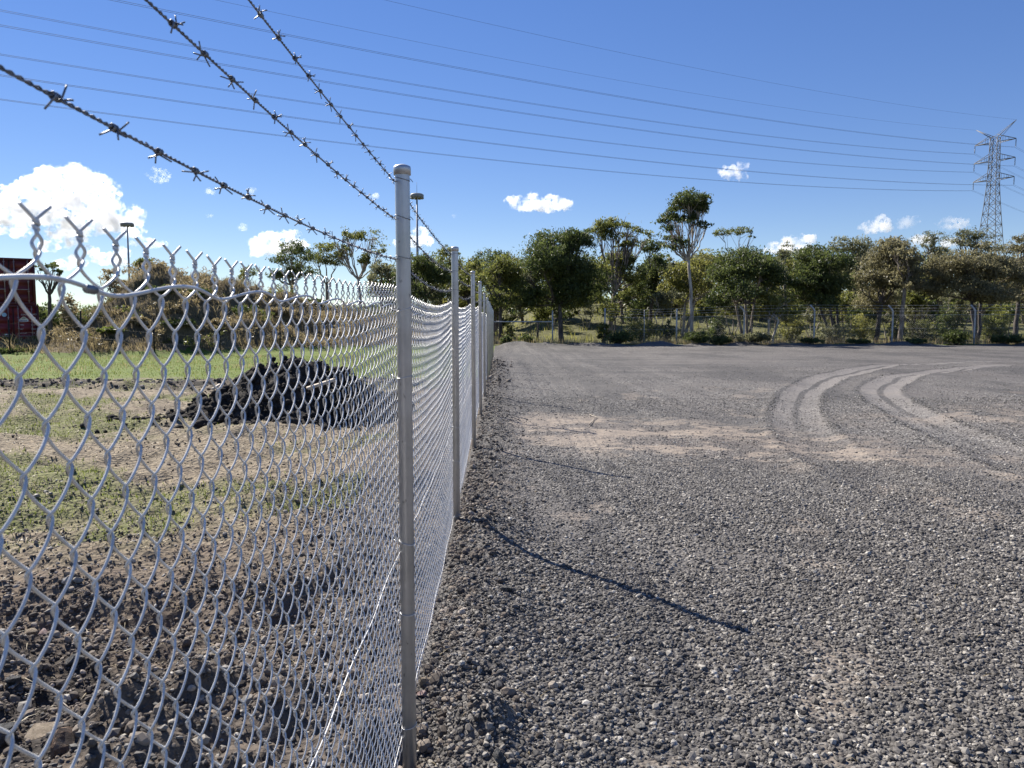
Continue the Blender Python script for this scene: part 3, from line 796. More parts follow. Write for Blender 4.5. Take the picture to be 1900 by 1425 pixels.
for i in range(20):                                     # thin young stems under the canopy, close behind the far fence
    px = 985 + i * 47 + RNG.uniform(-20, 20)
    Yd = RNG.uniform(64, 76)
    lob = [(px + RNG.uniform(-18, 18), RNG.uniform(548, 592), RNG.uniform(10, 19), RNG.uniform(9, 15)) for _ in range(4)]
    fo_ = [F_OLIVE, F_DARK, F_GREY][i % 3]
    make_tree("young_gum_tree", f"thin {CN[fo_.name]} young tree {where(px)}", Yd, px, lob, fo_, [B_DARK, B_MID, B_PALE][i % 3], "thin young trees under the gums", leafs=.18, dens=.8, fill=.3, stems=1 + i % 3, tr_r=.075)

def far_wood():
    C = []; T_ = []
    for _ in range(520):
        px = RNG.uniform(690, 2050); Yd = RNG.uniform(112, 128)
        h0 = 556 + 18 * float(vnoise(px / 60., 0., 5)) + (24 if px < 900 else 0)
        py = RNG.uniform(h0, 612); c = np.array(at(px, py, Yd))
        Pt, tn, cc = lobe_points(c, np.array([2.6, 2.2, 1.5]), 380, 20, .8, .15)
        C.append(Pt); T_.append(tn)
    for _ in range(170):
        px = RNG.uniform(-90, 700); Yd = RNG.uniform(128, 140); py = RNG.uniform(576 + 10 * float(vnoise(px / 45., 1., 5)), 612)
        Pt, tn, cc = lobe_points(np.array(at(px, py, Yd)), np.array([3.2, 2.2, 1.3]), 300, 20, .8, .15); C.append(Pt); T_.append(tn)
    C = np.vstack(C); T_ = np.concatenate(T_); V, F = leaf_arrays(C, .5, .3, .4)
    me = mesh_np("far_wood", V, F); me.attributes.new("tone", 'FLOAT', 'POINT').data.foreach_set("value", np.repeat(T_, 3).astype(np.float32))
    tag(link("far_wood", me, F_DARK), kind="stuff")
far_wood()

def bush(name, label, px, py, rx, ry, Yd, fol, group, dens=1.0, leafs=.14, cat="bush"):
    c = at(px, py, Yd); r = np.array([rx, rx * .8, ry]) * Yd / FPX
    z0 = tz(c.x, Yd)
    root = empty(name, (c.x, Yd, z0))
    h = max(r[2] * 1.0, c.z + r[2] - z0)
    n = int(math.pi * rx * ry * 1.6 * dens * (.14 / leafs) ** 2) + 60
    C = []; T_ = []; st = MB()
    for q in range(5):
        cc = np.array([RNG.uniform(-.55, .55) * r[0], RNG.uniform(-.4, .4) * r[1], h * RNG.uniform(.35, .6)])
        rr = np.array([r[0] * .62, r[1] * .62, h * .42])
        Pt, tn, c0 = lobe_points(cc, rr, n // 4, 14, .9, .15)
        Pt[:, 2] = np.maximum(Pt[:, 2], .02)
        C.append(Pt); T_.append(tn)
        for j in range(min(5, len(c0))): st.tube(bez(np.array([RNG.uniform(-.1, .1), 0, -.03]), c0[j], np.zeros(3), 4), np.linspace(.02, .006, 4), 4, False)
    C = np.vstack(C); T_ = np.concatenate(T_)
    V, F = leaf_arrays(C, leafs * 1.3, leafs * .55, .1)
    me = mesh_np("foliage", V, F); me.attributes.new("tone", 'FLOAT', 'POINT').data.foreach_set("value", np.repeat(T_, 3).astype(np.float32))
    link("foliage", me, fol, root); st.build("stems", B_DARK, root)
    tag(root, label, cat, group)
    return root
GB = "bushes along the far edge of the yard"
for px, py, rx, ry, Yd, fol, lab in [
    (940, 631, 14, 9, 58.2, F_DARK, "small dark bush nearest the far end of the new fence"),
    (977, 629, 16, 10, 58.4, F_DARK, "small dark bush under the gate rail"),
    (1145, 627, 34, 11, 57.8, F_DARK, "long low dark bush left of the far fence post in the middle"),
    (1298, 627, 28, 13, 57.5, F_DARK, "round dark bush below the tallest pale gum"),
    (1340, 631, 22, 9, 57.5, F_DARK, "flat dark bush touching the round one below the tallest gum"),
    (1392, 629, 34, 12, 57.4, F_GREY, "grey dusty bush in front of the wide dark tree"),
    (1500, 634, 22, 7, 57.2, F_DARK, "flat scrap of bush left of the first bent post"),
    (1590, 634, 24, 6, 57.2, F_DARK, "lowest thin bush between the two bent posts on the left"),
    (1775, 626, 30, 14, 57.0, F_DARK, "dark green round bush just left of the last bent post"),
    (1868, 631, 30, 10, 57.0, F_DARK, "dark low bush at the right edge of the yard"),
    (1700, 634, 26, 6, 57.2, F_DARK, "thin low bush left of the round one by the last bent post")]:
    bush("bush", lab, px, py, rx, ry, Yd, fol, GB, 1.3, .13)
GU = "shrubs under the trees"
for px, py, rx, ry, Yd, fol, lab in [
    (1190, 605, 40, 14, 62.5, F_OLIVE, "wide green shrub under the umbrella gum behind the far fence"),
    (1120, 603, 16, 13, 61.5, F_OLIVE, "green shrub at the fence post beside the umbrella gum"),
    (1235, 606, 18, 12, 64, F_DARK, "dark shrub between the umbrella gum and the tallest gum"),
    (1545, 606, 38, 14, 61, F_GREY, "long grey feathery shrub under the thick forked trunk"),
    (1600, 590, 32, 13, 64, F_YELLOW, "yellow green shrub behind the first bent post"),
    (1470, 595, 22, 18, 61.5, F_YELLOW, "yellow green shrub beside the low young tree"),
    (1655, 606, 24, 13, 62, F_OLIVE, "olive shrub at the foot of the middle bent post"),
    (1720, 600, 30, 14, 63, F_OLIVE, "olive shrub between the middle and the last bent posts"),
    (1850, 590, 34, 20, 64, F_OLIVE, "tall olive shrub right of the last bent post"),
    (1760, 585, 26, 18, 66, F_DARK, "dark shrub deep in the shade of the huge brownish tree"),
    (1330, 590, 24, 16, 64, F_DARK, "dark blue green shrub right of the pale trunk"),
    (945, 600, 10, 12, 63, F_OLIVE, "slim green shrub behind the gate rail")]:
    bush("shrub", lab, px, py, rx, ry, Yd, fol, GU, 1.0, .16, "shrub")

# ---------------------------------------------------------------- grass (stuff)
def pts_rect(n, x0, x1, y0, y1, f=None):
    x = RNG.uniform(x0, x1, n); y = RNG.uniform(y0, y1, n)
    if f is not None:
        m = f(x, y); x, y = x[m], y[m]
    return np.column_stack([x, y, terrain(x, y) - .01])
q = pts_rect(9000, -1, 46, 57.4, 63, lambda x, y: fbm(x * .8, y * .8, 3, 71) > -.12)
tag(blades(q, .55 + .5 * np.clip(fbm(q[:, 0] * .4, q[:, 1] * .4, 3, 72), -.3, .5), .022, .45, F_STRAW, "tall_dry_grass"), kind="stuff")
q = pts_rect(9000, -1, 52, 63, 96, lambda x, y: fbm(x * .5, y * .5, 3, 73) > -.08)
tag(blades(q, .45, .05, .6, F_STRAW if False else F_YELLOW, "pasture_grass"), kind="stuff")
q = pts_rect(15000, -22, -1.2, 21.6, 39.5, lambda x, y: hill_h(x, y) < .1)
tag(blades(q, .055, .018, .7, F_GRASS, "short_green_grass"), kind="stuff")
q = pts_rect(6000, -24, -1.2, 22.0, 39.5, lambda x, y: (hill_h(x, y) < .1) & (fbm(x * .6, y * .6, 4, 77) > .06))
tag(blades(q, .16, .016, .8, F_STRAW, "dry_tufts_in_grass"), kind="stuff")
q = pts_rect(5000, -24, -1.2, 21.0, 39.5, lambda x, y: (hill_h(x, y) < .1) & (fbm(x * .9, y * .9, 3, 78) > .12))
tag(blades(q, .15, .022, .7, F_GRASS, "taller_green_tufts"), kind="stuff")
def patch(x, y):
    f = .7 * fbm(x * .45, y * .55, 3, 75) + .5 * np.exp(-(((x + 5.6) / 1.6) ** 2 + ((y - 8.3) / .9) ** 2)) + .45 * np.exp(-(((x + 2.9) / .6) ** 2 + ((y - 6.1) / .35) ** 2)) + .2 * np.exp(-(((x + 7) / 3.) ** 2 + ((y - 11.5) / 1.6) ** 2))
    return f > .16 + .16 * RNG.uniform(-1, 1, np.shape(x))
q = pts_rect(60000, -13, -1.6, 5.0, 20, lambda x, y: patch(x, y) & (x > -.72 * y - .5))
tag(blades(q, .05, .009, .8, F_GRASS, "green_grass_patches"), kind="stuff")
q = pts_rect(42000, -13, -.5, 3.0, 20, lambda x, y: (x > -.72 * y - .5) & (fbm(x * .7, y * .8, 3, 76) > -.22 + .3 * (y < 4.5)))
tag(blades(q, .11, .0062, 1.0, F_STRAW, "dead_straw", flat=True), kind="stuff")
q = pts_rect(150, -.3, 4.5, 2.4, 9)
q[:, 2] += .015
tag(blades(q, .12, .004, 1.0, F_STRAW, "straw_on_gravel", flat=True), kind="stuff")
# dry scrub over the hill
hp = pts_rect(60000, -26, -2, 36.5, 72, lambda x, y: (hill_h(x, y) > .18))
dn = fbm(hp[:, 0] * .5, hp[:, 1] * .5, 4, 81)
tag(blades(hp, .16 + .9 * np.clip(fbm(hp[:, 0] * .9, hp[:, 1] * .9, 4, 82) + .05, 0, 1), .030, .9, F_SCRUB, "dry_hill_scrub", tone=.45 + dn * .9 + RNG.uniform(-.3, .3, len(hp))), kind="stuff")
def hill_clumps(name, n, fol, seed, lo, r0):
    hq = pts_rect(n * 3, -26, -2, 37.5, 72, lambda x, y: (hill_h(x, y) > .3) & (fbm(x * .45, y * .45, 4, seed) > lo))[:n]
    C = []; T_ = []
    for p in hq:
        r = r0 * RNG.uniform(.5, 1.5)
        Pt, tn, _ = lobe_points(p + np.array([0, 0, r * .3]), np.array([r, r, r * .6]), int(230 * r), 12, .5, .2); C.append(Pt); T_.append(tn)
    C = np.vstack(C); T_ = np.concatenate(T_); V, F = leaf_arrays(C, .17, .06, -.5)
    me = mesh_np(name, V, F); me.attributes.new("tone", 'FLOAT', 'POINT').data.foreach_set("value", np.repeat(T_, 3).astype(np.float32))
    tag(link(name, me, fol), kind="stuff")
hill_clumps("brown_hill_growth", 420, F_SCRUB, 83, -.15, .58)
hill_clumps("dark_hill_growth", 75, F_DARK, 84, .0, .55)
hill_clumps("olive_hill_growth", 60, F_OLIVE, 85, .05, .6)
GH = "shrubs on the hill"
for px, py, rx, ry, Yd, fol, lab in [
    (206, 628, 26, 15, 40.0, F_GRASS, "bright green shrub low on the left side of the hill"),
    (165, 632, 14, 8, 40, F_OLIVE, "small olive shrub left of the bright green one on the hill"),
    (262, 610, 34, 18, 41.5, F_SCRUB, "brown green shrub right of the bright green one"),
    (300, 560, 40, 18, 43.5, F_DARK, "dark shrub in the middle of the hill face"),
    (360, 545, 40, 18, 45.5, F_DARK, "dark shrub high on the hill face right of the middle"),
    (395, 600, 40, 20, 43.5, F_SCRUB, "brown shrub low on the hill behind the third picket"),
    (330, 620, 36, 16, 41.5, F_DARK, "dark shrub at the foot of the hill by the second picket"),
    (450, 575, 44, 20, 48, F_DARK, "dark shrub on the right half of the hill"),
    (520, 605, 44, 18, 50, F_SCRUB, "brown shrub on the lower right of the hill"),
    (580, 600, 34, 16, 56, F_DARK, "dark shrub behind the soil heap at the hill end"),
    (210, 497, 24, 10, 46, F_SCRUB, "dry shrub on the very top of the hill"),
    (270, 482, 28, 10, 47, F_OLIVE, "olive shrub on the crest right of the top"),
    (125, 545, 22, 16, 43, F_SCRUB, "tan shrub beside the red containers on the hill end"),
    (640, 575, 30, 14, 62, F_SCRUB, "brown shrub on the tail of the hill left of the first post"),
    (690, 600, 30, 12, 64, F_DARK, "dark shrub at the tail end of the hill"),
    (30, 652, 60, 10, 38.8, F_DARK, "dark low growth in front of the red containers")]:
    bush("shrub", lab, px, py + ry * .3, rx * .85, ry * .7, Yd, fol, GH, .9, .15, "shrub")

# ---------------------------------------------------------------- the new chain link fence
POSTS = [(-0.62, 2.19), (2.76, 2.185), (5.9, 2.21), (9.9, 2.296), (13.3, 2.35), (16.8, 2.29), (20.6, 2.31), (23.6, 2.29), (26.5, 2.32), (29.3, 2.29), (32.5, 2.27), (36.5, 2.27)]
fence = empty("chain_link_fence", (FENCE_X, 2.76, 0))
tag(fence, "new galvanised chain link fence with three strands of barbed wire along the yard", "fence")
FO = np.array([FENCE_X, 2.76, 0.0])
py_ = np.array([p[0] for p in POSTS]); ph_ = np.array([p[1] for p in POSTS])
def span_sag(y, s):
    i = np.clip(np.searchsorted(py_, y) - 1, 0, len(py_) - 2)
    t = np.clip((y - py_[i]) / (py_[i + 1] - py_[i]), 0, 1)
    return -4 * s * t * (1 - t)
def lift(y): return np.interp(y, py_, ph_ - 2.195)
for (y, h) in POSTS:
    near = y < 8
    m = MB(); sd = 28 if near else 14
    r = .0262
    m.lathe([(0, -.4), (r, -.4), (r, h - .033)], sd)
    p = m.build("post", M_POST, fence, True, (0, y - 2.76, 0))
    p.rotation_euler = (RNG.uniform(-.004, .004), RNG.uniform(-.004, .004), 0)
    m = MB(); m.lathe([(r + .0005, h - .034), (r + .0042, h - .034), (r + .0045, h - .012), (r + .003, h - .005), (r * .75, h - .0005), (r * .3, h + .003), (0, h + .0035)], sd)
    m.build("post_cap", M_POST, p, True)
    for zt in (h - .048, h - .18, h - .32, 1.69 + h - 2.195, 1.44, .835, .57, .14):
        m = MB(); a = np.linspace(0, 2 * math.pi, 17); tl = RNG.uniform(-.010, .010)
        m.tube(np.column_stack([np.cos(a) * (r + .0013), np.sin(a) * (r + .0013), zt + tl * np.cos(a) + .003 * np.sin(a)]), .0013, 5, False)
        m.tube(np.array([[-r - .002, .004, zt], [-r - .012, .006, zt - .002], [-r - .022, .012, zt + .006]]), .0013, 5)
        m.tube(np.array([[r + .001, -.004, zt], [r + .006, -.006, zt - .004], [r + .010, .004, zt - .010]]), .0013, 5)
        m.build("tie_wire", M_BARB if zt > 1.8 else M_WIRE, p, True)

PIT = .0797; WSP = .034; AMP = WSP / 2 + .0019; HN = .0058
NP_ = 22; ZTOP = 1.7455; ZBOT = ZTOP - NP_ * PIT; WR = .00155
def wire_path(odd, per, twist=True):
    n = NP_ * per + 1
    zz = np.linspace(0, NP_ * PIT, n)
    zq = np.where(zz > (NP_ - .5) * PIT, (NP_ - .5) * PIT + (zz - (NP_ - .5) * PIT) * .63, zz) - .5 * PIT * .63 + .5 * PIT
    ph = (0.0 if odd else math.pi) + 2 * math.pi * (zz - NP_ * PIT) / PIT
    c = np.cos(ph)
    tri = 2 / math.pi * np.arcsin(np.clip(c, -1, 1))
    yo = -AMP * (.16 * c + .84 * tri)
    xo = HN * np.sign(np.sin(ph)) * np.abs(np.sin(ph)) ** .62
    P_ = np.column_stack([xo, yo, ZBOT + zq])
    if twist:
        sgn = -1 if odd else 1
        ax = sgn * WSP / 2                      # the axis the two ends twist round
        rows = []
        th0 = 0.0 if not odd else math.pi
        for u in np.linspace(.12, 1, 8):        # open eye
            th = th0 + math.pi * u
            rr = .0018 + .0026 * math.sin(math.pi * u)
            rows.append((rr * math.sin(th) * .8 , ax + rr * math.cos(th), ZTOP + .0165 * u))
        for u in np.linspace(.1, 1, 12):        # tight twist
            th = th0 + math.pi + 3.0 * math.pi * u
            rows.append((.0018 * math.sin(th), ax + .0018 * math.cos(th), ZTOP + .0165 + .0095 * u))
        s2 = 1 if math.cos(th0 + 4 * math.pi) > 0 else -1
        for u in (.35, .7, 1.0):
            rows.append((.004 * u * s2, ax + s2 * (.0018 + .0125 * u), ZTOP + .026 + .0110 * u))
        P_ = np.vstack([P_, np.array(rows)])
    return P_
def wire_mesh(odd, per, sides, name):
    m = MB(); m.tube(wire_path(odd, per), WR, sides)
    return m.mesh(name, True)
LODS = [(18, 6), (12, 5), (8, 4)]
WM = [[wire_mesh(o, a, b, "wire") for o in (0, 1)] for a, b in LODS]
for w in WM:
    for me in w: me.materials.append(M_WIRE)
Y0 = .648 - WSP / 2 - 36 * WSP
NW = int((36.5 - Y0) / WSP)
kk = np.arange(NW)
wy = Y0 + kk * WSP + .010 * np.interp(kk / 9.0, np.arange(200), RNG.uniform(-1, 1, 200)) * .5
wz = span_sag(wy, .052) + lift(wy) + .0 + .004 * np.interp(kk / 7.0, np.arange(300), RNG.uniform(-1, 1, 300))
wx = (MESH_X - FENCE_X) + .004 * np.interp(kk / 14.0, np.arange(100), RNG.uniform(-1, 1, 100)) - .010 * np.interp(kk / 60., np.arange(40), RNG.uniform(0, 1, 40))
first = int(np.searchsorted(wy, .47)); first -= first % 2
for i in range(first, first + 300):
    lod = 0 if wy[i] < 2.4 else (1 if wy[i] < 5.0 else 2)
    o = bpy.data.objects.new("wire", WM[lod][i % 2])
    o.parent = fence; o.location = (wx[i], wy[i] - 2.76, wz[i])
    COL.objects.link(o)
def joined(idx, per, sides, name):
    m = MB()
    for o in (0, 1):
        t = MB(); t.tube(wire_path(o, per), WR, sides, False)
        V = np.vstack(t.V); Q = np.vstack(t.Q)
        ii = [i for i in idx if i % 2 == o]
        if not ii: continue
        off = np.column_stack([wx[ii], wy[ii] - 2.76, wz[ii]])
        VV = (V[None] + off[:, None]).reshape(-1, 3)
        QQ = (Q[None] + (np.arange(len(ii)) * len(V))[:, None, None]).reshape(-1, 4)
        m.raw(VV, QQ)
    ob = m.build(name, M_WIRE, fence, True)
    tag(ob, kind="stuff"); return ob
joined(list(range(0, first)), 7, 4, "chain_mesh")
joined(list(range(first + 300, NW)), 4, 3, "chain_mesh")

# line wires threaded through the mesh at the top, middle and bottom
for (zc, amp, per, rr) in ((1.690, .0065, .28, .0021), (.81, .007, .62, .0017), (.10, .002, .9, .0017)):
    ys = np.concatenate([np.arange(-.6, 6, .02), np.arange(6, 36.5, .15)])
    sg = span_sag(ys, .028) + lift(ys)
    if zc > 1: sg = np.where(ys < 2.76, np.interp(ys, [-.6, .6, 1, 1.25, 2.76], [-.03, -.03, -.022, -.017, 0]), sg)
    zz = zc + sg + amp * np.sin((ys - .55) * 2 * math.pi / per)
    xx = (MESH_X - FENCE_X) + .0075 + (.006 if zc > 1 else .003) * np.sin(ys * 2 * math.pi / per - .4)
    m = MB(); m.tube(np.column_stack([xx, ys - 2.76, zz]), rr, 8)
    m.build("line_wire", M_WIRE, fence, True)
m = MB(); m.tube(np.array([(0, -.009, 0), (0, -.006, 0), (0, .006, -.0006), (0, .009, -.001)]), [.0028, .0042, .0042, .0028], 10)
m.build("wire_joint", M_BARB, fence, True, ((MESH_X - FENCE_X) + .0115, .695 - 2.76, 1.6605))

# barbed wire
def barb_mesh():
    m = MB(); r = .00092
    for k_, off in enumerate((-.0022, .0022)):
        a = np.linspace(0, 4 * math.pi, 18) + k_ * 1.3
        rc = .0031
        P_ = np.column_stack([rc * np.cos(a), off * 1.2 + np.linspace(-.0024, .0024, 18), rc * np.sin(a)])
        def prong(p, q, ang, s):
            d = np.array([math.cos(ang), s * .35, math.sin(ang)])
            return np.array([p + d * .004, p + d * .0075, p + d * .0114])
        P_ = np.vstack([prong(P_[0], P_[1], a[0] - 1.1, -1)[::-1], P_, prong(P_[-1], P_[-2], a[-1] + 1.1, 1)])
        m.tube(P_, r, 6)
    return m.mesh("barb", True)
BARB = barb_mesh(); BARB.materials.append(M_BARB)
STR = [(2.137, .024), (2.008, .034), (1.868, .046)]
for si, (z0, sg) in enumerate(STR):
    def zf(y): return z0 + span_sag(y, sg) + lift(y)
    bwx = -.026 - .0035
    ys = np.arange(-.62, 7.0, .0034); ph = 2 * math.pi * ys / .0235
    m = MB()
    for s in (0, math.pi):
        m.tube(np.column_stack([bwx + .00115 * np.cos(ph + s), ys - 2.76, zf(ys) + .00115 * np.sin(ph + s)]), .00105, 5)
    ys2 = np.arange(7.0, 36.5, .2)
    m.tube(np.column_stack([bwx + 0 * ys2, ys2 - 2.76, zf(ys2)]), .0020, 5)
    strand = m.build("barbed_wire", M_BARB, fence, True)
    far_idx = []
    by = -.6 + RNG.uniform(0, .098); n = 0
    tb = MB()
    bv = np.empty(len(BARB.vertices) * 3); BARB.vertices.foreach_get("co", bv); bv = bv.reshape(-1, 3)
    while by < 36.4:
        d = float(zf(np.array([by + .01]))[0] - zf(np.array([by - .01]))[0]) / .02
        loc = (bwx, by - 2.76, float(zf(np.array([by]))[0]))
        if -0.0 < by < 14 and n < 300:
            o = bpy.data.objects.new("barb", BARB); COL.objects.link(o); o.parent = strand
            o.location = loc; o.rotation_euler = (math.atan(d), RNG.uniform(0, 6.283), 0); n += 1
        else:
            for q_ in range(2):
                a = RNG.uniform(0, 3.14); e = np.array([math.cos(a), .3, math.sin(a)]) * .014
                tb.tube(np.array([np.array(loc) - e, np.array(loc) + e]), .0014, 3, False)
        by += .098 + RNG.uniform(-.004, .004)
    tag(tb.build("far_barbs", M_BARB, strand), kind="stuff")

# ---------------------------------------------------------------- the old fence behind the yard
old = empty("security_fence", (30, 59.5, 0))
tag(old, "old chain wire fence with cranked posts along the far edge of the yard", "fence")
OO = np.array([30, 59.5, 0.0])
M_OLD = simple("weathered_post", (.46, .45, .43), .7, .2, .25, 3)
oposts = [(1122, 61.5, 572, 0), (1195, 61.2, 575, 0), (1255, 60.8, 573, 0), (1380, 60.3, 568, 1), (1510, 59.6, 566, 1), (1655, 58.8, 567, 1), (1807, 58.0, 566, 1), (1965, 57.2, 565, 1), (2130, 56.6, 564, 1)]
tops = []
for px, Yd, ty, cr in oposts:
    b = at(px, 630, Yd); zt = at(px, ty, Yd).z; z0 = tz(b.x, Yd)
    m = MB()
    if cr:
        P_ = [(0, 0, z0 - .2), (0, 0, z0 + .5), (0, 0, zt - .5), (-.01, 0, zt - .42), (-.10, 0, zt - .28), (-.36, 0, zt)]
    else: P_ = [(0, 0, z0 - .2), (0, 0, zt)]
    m.tube(np.array(P_) , .066 if px not in (1195,) else .03, 8)
    m.build("post", M_OLD, old, True, (b.x - OO[0], Yd - OO[1], 0))
    tops.append((b.x - OO[0], Yd - OO[1], zt, z0, cr))
for f, r_ in ((1.0, .006), (.93, .006), (.86, .006), (.76, .008), (.42, .004), (.06, .004)):
    m = MB()
    P_ = []
    for (x_, y_, zt, z0, cr) in tops:
        off = (-.36 * max(0, (f - .80) / .2)) if cr else 0
        P_.append((x_ + off, y_, z0 + (zt - z0) * f))
    P_.append((P_[-1][0] + 20, P_[-1][1] - 3, P_[-1][2]))
    m.tube(np.array(P_), r_ * 1.4, 5)
    m.build("line_wire", M_OLD, old, True)
# diamond netting of the old fence
m = MB()
for (a, b) in zip(tops[:-1], tops[1:]):
    A = np.array(a[:3]); B = np.array(b[:3]); za = a[3]; zb = b[3]; L_ = np.linalg.norm(B[:2] - A[:2])
    H_ = (A[2] - za) * .76; n = int(L_ / .16)
    for i in range(-12, n):
        for s in (0, 1):
            t0, t1 = i * .16 / L_, (i * .16 + H_) / L_
            u0, u1 = max(0, t0), min(1, t1)
            if u1 <= u0: continue
            w0, w1 = (u0 - t0) / (t1 - t0), (u1 - t0) / (t1 - t0)
            if s: w0, w1 = 1 - w0, 1 - w1
            p = A + (B - A) * u0; q_ = A + (B - A) * u1
            p = np.array([p[0], p[1], za + w0 * H_]); q_ = np.array([q_[0], q_[1], zb + w1 * H_])
            m.tube(np.array([p, q_]), .0022, 3, False)
tag(m.build("netting", M_OLD, old), kind="stuff")

gate = empty("field_gate", (3.0, 61.8, 0))
tag(gate, "grey pipe rail and post closing the gap beyond the end of the new fence", "gate")
gp = at(1025, 630, 62); gl = at(915, 597, 62)
m = MB(); m.tube(np.array([(gp.x - 3, .2, -.3), (gp.x - 3, .2, at(1025, 576, 62).z)]), .06, 10); m.build("post", M_OLD, gate, True)
m = MB(); m.tube(np.array([(gl.x - 3.6, .2, gl.z), (gp.x - 3, .2, gl.z)]), .05, 8); m.build("rail", M_OLD, gate, True)
for px in (918, 985, 999):
    q_ = at(px, 600, 62); m = MB(); m.tube(np.array([(q_.x - 3, .2, -.2), (q_.x - 3, .2, gl.z - .05)]), .025, 6); m.build("picket", simple("rusty_iron", (.16, .10, .075), .8), gate, True)

# ---------------------------------------------------------------- picket fence at the hill foot
pk = empty("picket_fence", (-14, 38.6, 0))
tag(pk, "thin black star pickets with plain wire at the foot of the hill", "fence")
M_BLACK = simple("black_steel", (.018, .018, .018), .6, .3, .2)
tp = []
for px, Yd in ((18, 38.0), (152, 38.3), (286, 38.8), (408, 39.6), (520, 41.5), (610, 44.0), (680, 47.5)):
    b = at(px, 640, Yd); z0 = tz(b.x, Yd)
    m = MB()
    for a in (0, 2.094, 4.189):
        c_, s_ = math.cos(a), math.sin(a)
        m.box((c_ * .018, s_ * .018, .72 + z0), (.042, .012, 1.9), [[c_, -s_, 0], [s_, c_, 0], [0, 0, 1]])
    m.build("picket", M_BLACK, pk, False, (b.x + 14, Yd - 38.6, 0)); tp.append((b.x + 14, Yd - 38.6, z0))
for h in (.4, .9, 1.45):
    m = MB(); m.tube(np.array([(x_, y_, z_ + h) for x_, y_, z_ in tp]), .004, 4); m.build("wire", M_BLACK, pk)

# ---------------------------------------------------------------- shipping containers
M_RED = simple("dark_red_paint", (.17, .022, .026), .55, 0, .22, 1.5, .4)
M_RED2 = simple("shaded_dark_red_paint", (.12, .020, .022), .6, 0, .25, 1.3, .4)  # darker copy of the red: the upper container's shade put into its colour
M_DKRED = simple("dark_red_frame", (.085, .014, .016), .6, 0, .2, 1.5)
M_WHITE = simple("white_print", (.72, .72, .70), .6, 0, .08, 3)
M_BLUE = simple("pale_blue_print", (.30, .46, .62), .6, 0, .15, 3)
M_DARKPRINT = simple("dark_print", (.05, .06, .08), .6)
M_ROD = simple("lock_rod_steel", (.34, .27, .26), .5, .5, .2, 4)
M_SEAL = simple("black_rubber", (.012, .012, .013), .7)
def text_mesh(body, size, name):
    cu = bpy.data.curves.new(name, 'FONT'); cu.body = body; cu.size = size; cu.extrude = .002; cu.resolution_u = 2
    o = bpy.data.objects.new(name, cu); COL.objects.link(o)
    dg = bpy.context.evaluated_depsgraph_get()
    me = bpy.data.meshes.new_from_object(o.evaluated_get(dg)); me.name = name
    bpy.data.objects.remove(o); bpy.data.curves.remove(cu)
    return me
